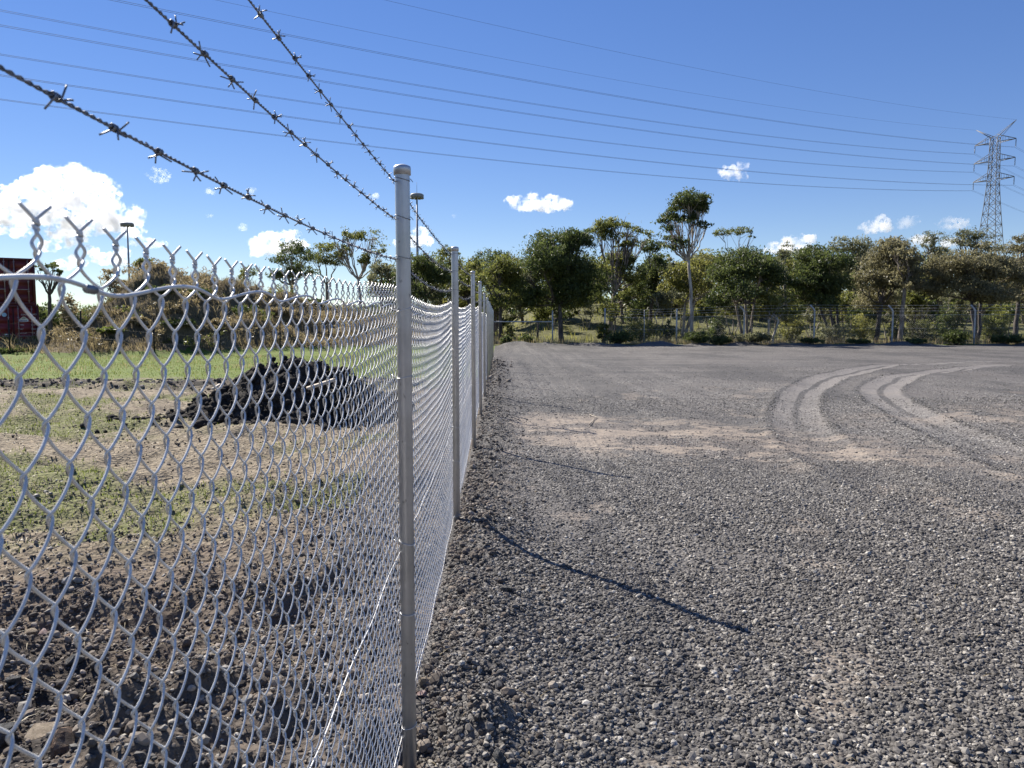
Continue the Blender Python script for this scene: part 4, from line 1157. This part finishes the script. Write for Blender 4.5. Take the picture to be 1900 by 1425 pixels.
def container(label, x0, y0, z0, mat, marks, rz=0.0):
    W, H, LEN = 2.438, 2.591, 6.06
    root = empty("shipping_container", (x0, y0, z0), rz)
    tag(root, label, "container", "stacked red shipping containers")
    m = MB()
    for s in (-1, 1):
        m.box((s * (W / 2 - .06), .06, H / 2), (.12, .12, H)); m.box((s * (W / 2 - .06), LEN - .06, H / 2), (.12, .12, H))
        m.box((s * (W / 2 - .04), LEN / 2, .08), (.078, LEN - .246, .16)); m.box((s * (W / 2 - .04), LEN / 2, H - .05), (.078, LEN - .246, .098))
    for y_ in (.06, LEN - .06):
        m.box((0, y_, .08), (W - .246, .11, .155)); m.box((0, y_, H - .06), (W - .246, .11, .118))
    m.build("frame", M_DKRED, root)
    for s in (-1, 1):
        m = MB(); n = 22; V = []; 
        ys = np.linspace(.125, LEN - .125, n * 4 + 1); off = np.array([0, 0, .036, .036])[np.arange(n * 4 + 1) % 4]
        for z_ in (.165, H - .105):
            for y_, o_ in zip(ys, off): V.append((s * (W / 2 - .012 - o_), y_, z_))
        k_ = len(ys); m.raw(V, [(i, i + 1, k_ + i + 1, k_ + i) for i in range(k_ - 1)])
        m.build("side_wall", mat, root)
    m = MB(); m.box((0, LEN / 2, H - .03), (W - .17, LEN - .26, .03)); m.build("roof", mat, root)
    m = MB(); m.box((0, LEN - .06, H / 2), (W - .25, .03, H - .29)); m.build("end_wall", mat, root)
    for s in (-1, 1):
        m = MB(); w = W / 2 - .145; cx = s * (w / 2 + .018); hh = H - .30
        m.box((cx, .075, .165 + hh / 2), (w, .03, hh))
        for q_ in range(5):                                         # raised horizontal panels
            z_ = .165 + hh * (q_ + .5) / 5
            m.box((cx, .052, z_), (w - .10, .018, hh / 5 - .10))
        d = m.build("door", mat, root)
        m = MB(); m.box((s * .012, .064, .165 + hh / 2), (.02, .02, hh)); m.build("seal", M_SEAL, d)
        for q_ in (.20, .80):
            bxx = s * (w * q_ + .018)
            m = MB(); m.tube(np.array([(bxx, .015, .10), (bxx, .015, H - .06)]), .021, 8)
            for z_ in (.24, .75, 1.3, 1.9, 2.38): m.box((bxx, .028, z_), (.10, .03, .05))
            rod = m.build("lock_rod", M_ROD, d, True)
            m = MB(); m.box((bxx - s * .16 if q_ > .5 else bxx + s * .16, -.008, .86), (.36, .022, .04)); m.box((bxx, -.004, .86), (.06, .03, .10)); m.build("handle", M_ROD, rod)
    for sx in (-1, 1):
        for z_ in (.06, H - .06):
            m = MB(); m.box((sx * (W / 2 - .088), .088, z_), (.182, .184, .124)); m.build("corner_casting", M_DKRED, root)
    def put(body, x_, z_, size, mt):
        o = link("lettering", text_mesh(body, size, "lettering"), mt, root); o.location = (x_, .040, z_); o.rotation_euler = (R(90), 0, 0)
    if marks:
        put("S", -1.02, 1.98, .26, M_WHITE)
        m = MB(); a = np.arange(24) * 2 * math.pi / 24
        V = [(-.42 + .115 * math.cos(t), .030, 2.05 + .115 * math.sin(t)) for t in a] + [(-.42 + .115 * math.cos(t), .040, 2.05 + .115 * math.sin(t)) for t in a]
        m.raw(V, [(i, (i + 1) % 24, 24 + (i + 1) % 24, 24 + i) for i in range(24)]); V0 = np.array(V[:24]); m.raw(np.vstack([V0, [[-.42, .030, 2.05]]]), None, [(24, (i + 1) % 24, i) for i in range(24)])
        m.build("emblem", M_BLUE, root)
        # hazard placard: a cut diamond with dark marks
        Pp = [(.27, 1.80), (.44, 1.95), (.53, 1.95), (.70, 1.80), (.70, 1.68), (.27, 1.68)]
        m = MB(); nP = len(Pp)
        m.raw([(x_, .032, z_) for x_, z_ in Pp] + [(x_, .040, z_) for x_, z_ in Pp], [(i, (i + 1) % nP, nP + (i + 1) % nP, nP + i) for i in range(nP)] + [(0, 3, 4, 5)], [(0, 1, 2), (0, 2, 3)])
        pl = m.build("placard", M_WHITE, root)
        m = MB(); m.box((.485, .030, 1.83), (.17, .004, .028)); m.box((.485, .030, 1.885), (.08, .004, .022)); m.box((.485, .030, 1.73), (.34, .004, .030)); m.build("placard_mark", M_DARKPRINT, pl)
        put("CSAU", .36, 2.03, .11, M_WHITE); put("229770", .80, 2.03, .125, M_WHITE); put("22G1", .80, 1.86, .125, M_WHITE)
        for z_, a, b in ((1.66, "", "30480"), (1.46, "TARE", "2230"), (1.22, "NET", "28250"), (1.00, "CU CAP", "33.2")):
            if a: put(a, .28, z_, .09, M_WHITE)
            put(b, .82, z_, .10, M_WHITE)
        m = MB(); m.box((-.33, .036, .95), (.30, .008, .075)); m.build("data_plate", M_WHITE, root)
    return root
CA_ = R(31.0); cr_ = at(73, 600, 44.0)
cx_, cy_ = cr_.x - 1.219 * math.cos(CA_), 44.0 - 1.219 * math.sin(CA_)
container("lower dark red shipping container with white markings on its doors", cx_, cy_, .06, M_RED, True, CA_)
container("upper dark red shipping container stacked on the marked one", cx_ - .09, cy_ - .03, .06 + 2.60, M_RED2, False, CA_)

# ---------------------------------------------------------------- light masts
M_MAST = simple("mast_grey", (.30, .31, .33), .55, .4, .1, 1)
M_HEAD = simple("mast_head_grey", (.24, .245, .24), .6, .2, .15, 1)
def mast(label, px, py, Yd, wpx):
    c = at(px, py, Yd); root = empty("light_mast", (c.x, Yd, 0)); h = c.z; R_ = wpx / 2 * Yd / FPX
    m = MB(); m.tube(np.array([(0, 0, -.5), (0, 0, h * .5), (0, 0, h)]), [.42, .30, .17], 10); m.build("pole", M_MAST, root, True)
    m = MB(); a = [(R_ * .25, h + .42), (R_ * .80, h + .40), (R_, h + .18), (R_, h - .34), (R_ * .90, h - .50), (R_ * .3, h - .45), (.1, h - .45)]
    m.lathe(a, 12); m.lathe([(.02, h + .46), (R_ * .25, h + .42)], 12); hd = m.build("lamp_ring", M_HEAD, root)
    for q_ in range(10):
        t = q_ * 2 * math.pi / 10; m = MB(); c_, s_ = math.cos(t), math.sin(t)
        m.box((c_ * R_ * .86, s_ * R_ * .86, h - .56), (.42, .5, .22), [[c_, -s_, 0], [s_, c_, 0], [0, 0, 1]]); m.build("floodlight", M_HEAD, hd)
    m = MB(); m.tube(np.array([(0, 0, h + .4), (0, 0, h + 2.9)]), [.05, .03], 5); m.build("lightning_rod", M_MAST, root)
    tag(root, label, "light mast", "high light masts")
mast("distant light mast with flat round head rising behind the hill top", 236, 416, 220, 23)
mast("light mast with flat round head just right of the first fence post", 773.5, 363, 172, 25)

# ---------------------------------------------------------------- pylon and power lines
TP = np.array([112.0, 176.0, 0.0]); UA = np.array([.549, -.836, 0]); UL = np.array([-.836, -.549, 0]); UZ = np.array([0, 0, 1.0])
pyl = empty("electricity_pylon", TP)
tag(pyl, "steel lattice electricity pylon with three pairs of crossarms behind the trees", "pylon")
prof = [(0.0, 4.3), (9, 3.35), (16, 2.6), (21.5, 2.05), (27, 1.55), (32.5, 1.12), (38, .98), (43.5, .86)]
def hw(z): return .86 * np.interp(z, [p[0] for p in prof], [p[1] for p in prof])
lv = [0, 5, 9, 12.8, 16, 18.8, 21.5, 24, 26.5, 28.8, 31, 33, 35, 37, 39, 41, 43.5]
cor = [(-1, -1), (1, -1), (1, 1), (-1, 1)]
def cp(z, c): return (UA * c[0] + UL * c[1]) * hw(z) + UZ * z
for c in cor:
    m = MB(); m.tube(np.array([cp(z_, c) for z_ in lv]), .09, 4); m.build("leg", M_LATTICE, pyl)
for f in range(4):
    a, b = cor[f], cor[(f + 1) % 4]; m = MB()
    for z0, z1 in zip(lv[:-1], lv[1:]):
        m.tube(np.array([cp(z0, a), cp(z1, b)]), .055, 4, False); m.tube(np.array([cp(z0, b), cp(z1, a)]), .055, 4, False)
        m.tube(np.array([cp(z1, a), cp(z1, b)]), .05, 4, False)
    m.build("bracing", M_LATTICE, pyl)
ARM = 4.3; cond = []
for za in (42.4, 38.3, 34.1):
    for s in (-1, 1):
        m = MB(); tip = UA * s * ARM + UZ * (za + .1)
        for t in (-1, 1):
            lo = cp(za, (s, t)); hi = cp(za + 1.6, (s, t))
            m.tube(np.array([lo, tip]), .085, 4); m.tube(np.array([hi, tip + UZ * .06]), .07, 4)
            for q_ in (.3, .6): m.tube(np.array([lo + (tip - lo) * q_, hi + (tip - hi) * q_]), .04, 4, False)
        ar = m.build("crossarm", M_LATTICE, pyl)
        m = MB(); prof_i = []
        for q_ in range(9): prof_i += [(.05, -q_ * .2), (.13, -q_ * .2 - .07), (.05, -q_ * .2 - .13)]
        m.lathe(prof_i, 8, tuple(tip)); m.build("insulator", simple("insulator_brown", (.06, .06, .07), .3) if za == 42.4 and s == -1 else bpy.data.materials["insulator_brown"], ar, True)
        cond.append((s, za - 1.8))
for s, zt in ((-1, 46.0), (1, 46.6)):
    m = MB(); tip = UA * s * 4.2 + UZ * zt
    for t in (-1, 1):
        m.tube(np.array([cp(43.5, (s, t)), tip]), .06, 4); m.tube(np.array([cp(43.5, (-s * .2, t)), tip]), .045, 4)
    m.build("peak_arm", M_LATTICE, pyl)
def cable(label, start, d, L_, S, twin, rr, group, smax=1.0):
    n = 90; t = np.linspace(0, smax, n)
    P_ = start + np.outer(t * L_, d) + np.outer(-4 * S * t * (1 - t), UZ)
    root = None
    perp = np.cross(d, UZ); m = MB()
    for o_ in ((-.2, .2) if twin else (0,)):
        m.tube(P_ + perp * o_, rr, 5)
    ob = m.build("power_cable", M_CABLE, None, True)
    tag(ob, label, "power cable", group)
UR = np.array([.80, .60, 0])
nm_l = {42.4: "top", 38.3: "middle", 34.1: "bottom"}
for s, zc in cond:
    lev = nm_l[round(zc + 1.8, 1)]; side = "near" if s > 0 else "far"
    st = TP + UA * s * ARM + UZ * zc
    cable(f"{lev} power line of the {side} side circuit sagging across the sky to the pylon", st, UL, 380, 9.3, True, .016, "power lines across the sky")
    cable(f"{lev} power line leaving the {'right' if s > 0 else 'left'} arm of the pylon to the right", st, UR, 380, 7.4, True, .016, "power lines right of the pylon", .3)
for s, zt in ((-1, 46.0), (1, 46.6)):
    st = TP + UA * s * 4.2 + UZ * zt
    cable(f"thin earth wire on the {'near' if s > 0 else 'far'} side high above the power lines", st, UL, 380, 9.4, False, .013, "earth wires above the power lines")

# ---------------------------------------------------------------- black soil heap with boards
def heap():
    x0, x1, y0, y1 = -6.6, -1.7, 12.0, 16.6
    xs = np.linspace(x0, x1, 120); ys = np.linspace(y0, y1, 110); XX, YY = np.meshgrid(xs, ys)
    b = .86 * np.exp(-(((XX + 3.85) / .66) ** 2 + ((YY - 14.3) / .75) ** 2)) + .62 * np.exp(-(((XX + 4.6) / .75) ** 2 + ((YY - 14.0) / .85) ** 2)) * .75 + .56 * np.exp(-(((XX + 2.75) / .75) ** 2 + ((YY - 14.5) / .9) ** 2)) + .34 * np.exp(-(((XX + 3.9) / 1.35) ** 2 + ((YY - 13.5) / .8) ** 2))
    b = np.minimum(b, .80 + (b - .80) * .3)
    e = b * (1 + .5 * fbm(XX * 2, YY * 2, 4, 91)) + (fbm(XX * 6, YY * 6, 4, 92) * .16 + np.abs(fbm(XX * 13, YY * 13, 3, 94)) * .10) * np.clip(b * 6, 0, 1) - .07
    ZZ = terrain(XX, YY) + np.where(e > -.05, e, -.06)
    I_ = np.arange(XX.size).reshape(XX.shape)
    Q_ = np.stack([I_[:-1, :-1], I_[:-1, 1:], I_[1:, 1:], I_[1:, :-1]], -1).reshape(-1, 4)
    keep = (e[:-1, :-1] > -.04).ravel() | (e[1:, 1:] > -.04).ravel()
    root = empty("soil_heap", (-4, 14.2, 0)); tag(root, "heap of dumped black soil behind the fence mesh", "soil heap")
    V = np.stack([XX.ravel() + 4, YY.ravel() - 14.2, ZZ.ravel()], -1); q_ = Q_[keep]; u, inv = np.unique(q_, return_inverse=True)
    t = NT("black_soil"); p = t.pos(); n3 = t.noise(p, 18, 5, .7)
    ms = t.done(t.bsdf(t.mix(t.smooth(n3, .35, .7), (.014, .012, .010), (.062, .052, .044)), .9, 0, t.bump(n3, 1.0, .05), .25))
    link("soil", mesh_np("soil", V[u], inv.reshape(-1, 4)), ms, root)
    pts = []; 
    ee = e.ravel(); cand = np.where(ee > -.02)[0]; pick = RNG.choice(cand, 1500)
    pts = np.column_stack([XX.ravel()[pick] + RNG.uniform(-.03, .03, 1500), YY.ravel()[pick], ZZ.ravel()[pick] + .01])
    ring = region(26, 12.0, 13.4, lambda y: -6.8, lambda y: -2.0); pts = np.vstack([pts, np.column_stack([ring, terrain(ring[:, 0], ring[:, 1]) + .01])])
    md = MB(); bm = bmesh.new(); bmesh.ops.create_icosphere(bm, subdivisions=1, radius=1); iv = np.array([v.co for v in bm.verts]); it = np.array([[v.index for v in f.verts] for f in bm.faces]); bm.free()
    n = len(pts); sc_ = .035 * np.exp(RNG.normal(0, .55, n)); VV = iv[None] * (1 + RNG.uniform(-.28, .28, (n, len(iv), 1))) * sc_[:, None, None] + pts[:, None] - np.array([-4, 14.2, 0])
    md.raw(VV.reshape(-1, 3), None, (it[None] + (np.arange(n) * len(iv))[:, None, None]).reshape(-1, 3))
    tag(md.build("clods", ms, root), kind="stuff")
    return XX, YY, ZZ
hX, hY, hZ = heap()
def heap_z(x, y):
    i = np.argmin(np.abs(hX[0] - x)); j = np.argmin(np.abs(hY[:, 0] - y)); return float(hZ[j, i])
M_BOARD = simple("pale_timber", (.52, .45, .36), .8, 0, .15, 8)
def board(label, a, b, w, th):
    a, b = Vector(a), Vector(b); L_ = (b - a).length
    m = MB(); m.box((0, 0, 0), (L_, w, th)); o = m.build("timber_board", M_BOARD)
    bm = bmesh.new(); bm.from_mesh(o.data); bmesh.ops.bevel(bm, geom=bm.edges[:], offset=.006, segments=1, affect='EDGES'); bm.to_mesh(o.data); bm.free()
    o.location = (a + b) / 2; o.rotation_euler = (b - a).to_track_quat('X', 'Z').to_euler(); tag(o, label, "board")
board("pale timber board lying on the right flank of the black soil heap", at(570, 721, 13.25), at(622, 704, 13.45), .14, .05)
board("short pale stick of wood on the left flank of the black soil heap", at(394, 722, 13.3), at(408, 713, 13.5), .05, .03)

# ---------------------------------------------------------------- rocks and small things
def rock_mesh(seed, sub=3):
    bm = bmesh.new(); bmesh.ops.create_icosphere(bm, subdivisions=sub, radius=1)
    rg = np.random.default_rng(seed)
    planes = [(Vector(rg.normal(0, 1, 3)).normalized(), rg.uniform(.45, .85)) for _ in range(9)]
    for v in bm.verts:
        for n_, d in planes:
            k_ = v.co.dot(n_)
            if k_ > d: v.co -= n_ * (k_ - d)
        v.co *= 1 + .10 * float(fbm(v.co.x * 2 + seed, v.co.y * 2 + v.co.z * 1.7, 3, seed))
    me = bpy.data.meshes.new("rock"); bm.to_mesh(me); bm.free(); return me
def rock_mat(name, a, b):
    t = NT(name); c = t.coord(); n1 = t.noise(c, 2.2, 6, .7); n2 = t.noise(c, 14, 4, .7)
    col = t.mix(t.smooth(n1, .38, .62), a, b); col = t.mix(t.math('MULTIPLY', t.smooth(n2, .52, .66), .5), col, tuple(x * .35 for x in a))
    return t.done(t.bsdf(col, .88, 0, t.bump(n2, .8, .12), .3))
RM = dict(tan=rock_mat("tan_rock", (.34, .27, .19), (.56, .46, .34)), red=rock_mat("reddish_rock", (.27, .165, .11), (.46, .33, .23)), grey=rock_mat("grey_rock", (.10, .098, .095), (.24, .235, .225)), pale=rock_mat("pale_rock", (.42, .39, .34), (.66, .62, .55)), pink=rock_mat("pinkish_rock", (.50, .33, .29), (.70, .55, .50)))
def rock(label, px, py, w_px, col, sq=(1, .8, .65), seed=None, cat="rock"):
    g = ground(px, py); g = ground(px, py, tz(g.x, g.y)); d = g.y
    s = w_px / 2 * d / FPX
    o = link("rock", rock_mesh(seed or int(px * 7 + py)), RM[col]); o.scale = (s * sq[0], s * sq[1], s * sq[2])
    o.location = (g.x, g.y, tz(g.x, g.y) + s * sq[2] * .45); o.rotation_euler = (RNG.uniform(-.3, .3), RNG.uniform(-.3, .3), RNG.uniform(0, 6.28))
    tag(o, label, cat, "rocks lying by the fence")
rock("reddish tan boulder with upright face near the bottom left corner", 118, 1400, 66, "red", (1, .8, 1.0))
rock("broad tan rock with flat top left of the upright boulder", 78, 1372, 84, "tan", (1, .8, .6))
rock("rough grey rock at the bottom left edge", 12, 1375, 66, "grey", (1, .9, .8))
rock("small tan rock with a flat lit top among black gravel", 60, 1186, 34, "tan", (1, .8, .6))
rock("pinkish rock beside the small flat topped one", 80, 1160, 40, "pink", (1, .7, .6))
rock("brown rock behind a knot of the mesh", 130, 1168, 38, "red")
rock("grey rock half buried in the black soil", 138, 1246, 40, "grey")
rock("pale rock left of the half buried grey one", 68, 1246, 28, "tan")
rock("dull brown rock on the slope above the bottom left boulders", 30, 1292, 34, "grey")
rock("pale rock cut by the left edge of the picture", 3, 1318, 28, "tan")
rock("cracked brown rock in the lower left corner", 14, 1412, 44, "tan")
rock("pale white stone in the soil behind the mesh near the first post", 668, 1356, 40, "pale", (1, .7, .5))
rock("tan angular stone right of the foot of the first post", 791, 1272, 30, "tan", (1, .8, .9))
rock("small pinkish white stone next to the tan angular stone", 783, 1292, 22, "pink")
rock("dark grey rock sticking up from the gravel at the bottom", 928, 1408, 44, "grey", (1, .7, .8))
rock("thin pale upright flake above the dark grey rock", 921, 1366, 18, "pale", (.6, .5, 1.2))
rock("small grey clod at the base of the second post", 940, 1098, 30, "grey", (1, .8, .6))
rock("flat white stone lying alone in the gravel", 1276, 1200, 20, "pale", (1, .7, .35))
rock("knobbly white stone low in the gravel", 1188, 1350, 30, "pale", (1, .8, .5))
rock("narrow white stone beside the fallen twig in the gravel", 1230, 1225, 18, "pale", (.6, .9, .4))
rock("pale stone left of the flat white one near the mesh", 135, 1046, 16, "pale")
rock("white stone below the pale one in the brown soil", 145, 1116, 26, "pale", (1, .7, .5))
rock("white lump of rubble at the far end of the new fence", 925, 638, 11, "pale", (1, .8, .6), cat="rubble")
M_TWIG = simple("dark_twig", (.030, .027, .025), .8)
def twig(label, pts, r, mat, name="twig"):
    P_ = np.array([list(ground(px, py, tz(*list(ground(px, py))[:2]))) for px, py in pts]); P_[:, 2] += r + .012
    m = MB(); m.tube(P_, np.linspace(r, r * .7, len(P_)), 6); tag(m.build(name, mat, None, True), label, "twig")
twig("straight black stick lying on the gravel", [(1184, 1277), (1212, 1281), (1240, 1279)], .006, M_TWIG)
M_STK = simple("grey_stick", (.33, .28, .22), .8)
twig("forked pale stick on the sandy patch of the yard", [(1094, 790), (1098, 785), (1103, 779), (1107, 776), (1101, 774), (1094, 771)], .009, M_STK)
twig("thin dry stalk lying on the gravel right of the first post", [(884, 1292), (898, 1300), (908, 1309)], .0022, M_STK)
twig("curled white strip lying in the gravel", [(1478, 1327), (1480, 1336), (1487, 1341), (1494, 1338)], .005, RM["pale"], "plastic_strip")
twig("long bleached stalk between rocks at the bottom left", [(108, 1303), (120, 1313), (130, 1322)], .004, M_STK)

# ---------------------------------------------------------------- clouds
def cloud_mat(name, dens, lo):
    t = NT(name)
    v = t.n("ShaderNodeVolumePrincipled")
    n1 = t.noise(t.pos(), .022, 6, .62)
    v.inputs['Color'].default_value = (.993, .993, .996, 1); v.inputs['Anisotropy'].default_value = .45
    t.put(v.inputs['Density'], t.math('MULTIPLY', t.smooth(n1, lo, lo + .14), dens))
    return t.done(None, v.outputs[0])
cy.volume_step_rate = 0.22
cy.volume_max_steps = 400
CD = 3000.0
M_CLOUD = cloud_mat("cloud_water_droplets", .042, .465); M_WISP = cloud_mat("thin_cloud", .016, .46)
tex1 = bpy.data.textures.new("billow", 'CLOUDS'); tex1.noise_scale = 46; tex1.noise_depth = 4
tex2 = bpy.data.textures.new("puff", 'CLOUDS'); tex2.noise_scale = 22; tex2.noise_depth = 3; tex2.noise_type = 'HARD_NOISE'
tex3 = bpy.data.textures.new("shred", 'CLOUDS'); tex3.noise_scale = 8; tex3.noise_depth = 2; tex3.noise_type = 'HARD_NOISE'
def cloud(label, blobs, mat, vox=3.2, amp=1.0):
    bm = bmesh.new(); k_ = CD / FPX
    cx = np.mean([b[0] for b in blobs]); cyy = np.mean([b[1] for b in blobs])
    org = at(cx, cyy, CD)
    for (px, py, rx, ry) in blobs:
        rx *= .98; ry *= 1.02; n_ = 3
        for q_ in range(n_):
            f = (.35, .55, 1.0)[q_]; dx = RNG.uniform(-1, 1) * rx * .55 if q_ < 2 else 0; dy = RNG.uniform(-.5, .1) * ry if q_ < 2 else 0
            c = at(px + dx, py + dy, CD) - org; c.y = RNG.uniform(-1, 1) * rx * k_ * .5
            M_ = Matrix.Translation(c) @ Matrix.Diagonal((rx * k_ * f, rx * k_ * f * .9, ry * k_ * f, 1))
            bmesh.ops.create_icosphere(bm, subdivisions=3, radius=1, matrix=M_)
    me = bpy.data.meshes.new("cloud"); bm.to_mesh(me); bm.free()
    o = link("cloud", me, mat); o.location = org
    a = o.modifiers.new("remesh", 'REMESH'); a.mode = 'VOXEL'; a.voxel_size = vox
    for tx, st in ((tex1, 46 * amp), (tex2, 32 * amp), (tex3, 9 * amp)):
        d = o.modifiers.new("displace", 'DISPLACE'); d.texture = tx; d.strength = st; d.mid_level = .5 if tx is tex1 else .22; d.texture_coords = 'GLOBAL'
    tag(o, label, "cloud", "clouds low in the sky")
cloud("largest white cumulus cloud above the red containers and the hill", [(60,352,42,26),(100,338,38,26),(132,330,34,24),(172,346,36,26),(200,352,22,20),(28,375,36,26),(0,390,32,26),(90,378,46,26),(150,380,50,28),(60,396,40,22),(115,400,46,22),(190,382,32,26),(40,405,30,14),(-40,395,40,24)], M_CLOUD, 3.4)
cloud("lower right lobe of cloud behind the distant light mast", [(215,408,30,20),(242,402,26,18),(185,415,30,18),(150,420,32,14),(230,424,30,12),(110,428,28,8)], M_CLOUD, 3.6, .8)
cloud("bright cloud bank low at the left edge of the sky", [(20,424,24,12),(46,430,20,8),(2,415,24,16),(-30,425,30,14)], M_CLOUD, 3.2, .7)
cloud("puffy cloud between the first mesh twists low over the hill", [(112,440,20,12),(130,452,20,11),(92,456,18,9),(150,446,12,9)], M_CLOUD, 3.0, .7)
cloud("row of small puffs just above the hill crest", [(168,466,18,9),(185,478,22,11),(212,480,20,11),(145,486,22,9),(230,470,14,7),(120,492,20,8)], M_CLOUD, 3.0, .7)
cloud("small flat cloud right of the distant light mast", [(250,452,14,5),(288,452,22,6),(275,447,12,5)], M_WISP, 2.4, .5)
cloud("small ragged cloud alone in the blue at upper left", [(285,326,12,7),(297,330,12,7),(305,322,7,5)], M_WISP, 2.0, .8)
cloud("dome shaped cloud behind the dark round tree", [(512,448,26,16),(535,444,22,15),(490,455,24,12),(555,456,22,11),(478,464,20,8),(520,462,40,10)], M_CLOUD, 3.0, .8)
cloud("white cloud behind the top of the first post", [(780,438,16,14),(765,446,22,13),(792,446,12,9),(742,452,14,11)], M_CLOUD, 2.6, .7)
cloud("flat based cloud alone in the sky over the biggest dark tree", [(960,376,24,12),(990,372,24,12),(1018,370,18,11),(1045,380,22,9),(1000,382,50,7)], M_CLOUD, 2.8, .7)
cloud("small fluffy cloud left of the pylon under the power lines", [(1350,320,18,10),(1372,312,12,9),(1362,326,18,9),(1340,314,10,5)], M_CLOUD, 2.6, .9)
cloud("long sloping white cloud between the treetops", [(1440,462,26,9),(1470,452,26,11),(1492,446,18,9),(1480,462,40,10)], M_CLOUD, 2.8, .7)
cloud("soft cloud over the pale brownish trees", [(1612,418,20,9),(1632,412,18,9),(1625,424,24,8)], M_CLOUD, 2.6, .8)
cloud("smaller soft cloud beside the one over the brownish trees", [(1682,414,18,7),(1694,412,14,7)], M_WISP, 2.4, .8)
cloud("soft double cloud left of the pylon legs", [(1762,412,18,7),(1785,410,16,8),(1775,418,26,6)], M_WISP, 2.4, .8)
cloud("low cloud just above the domed crown left of the pylon", [(1712,444,28,9),(1760,450,22,8)], M_CLOUD, 2.6, .7)
for px, py, rx, ry, lab in ((465, 354, 8, 4, "tiny white scrap of cloud under the lowest barbed wire"), (388, 401, 6, 3.5, "tiny cloud scrap above the ninth mesh twist"), (450, 422, 9, 5, "little puff left of the dome shaped cloud"), (848, 400, 9, 4, "tiny cloud right of the nearer light mast"), (388, 355, 7, 3, "smallest faint cloud scrap between the barbed wires"), (690, 364, 10, 4, "thin cloud scrap left of the top of the first post")):
    cloud(lab, [(px, py, rx, ry), (px + rx * .6, py - ry * .3, rx * .6, ry * .7)], M_WISP, 1.6, .5)
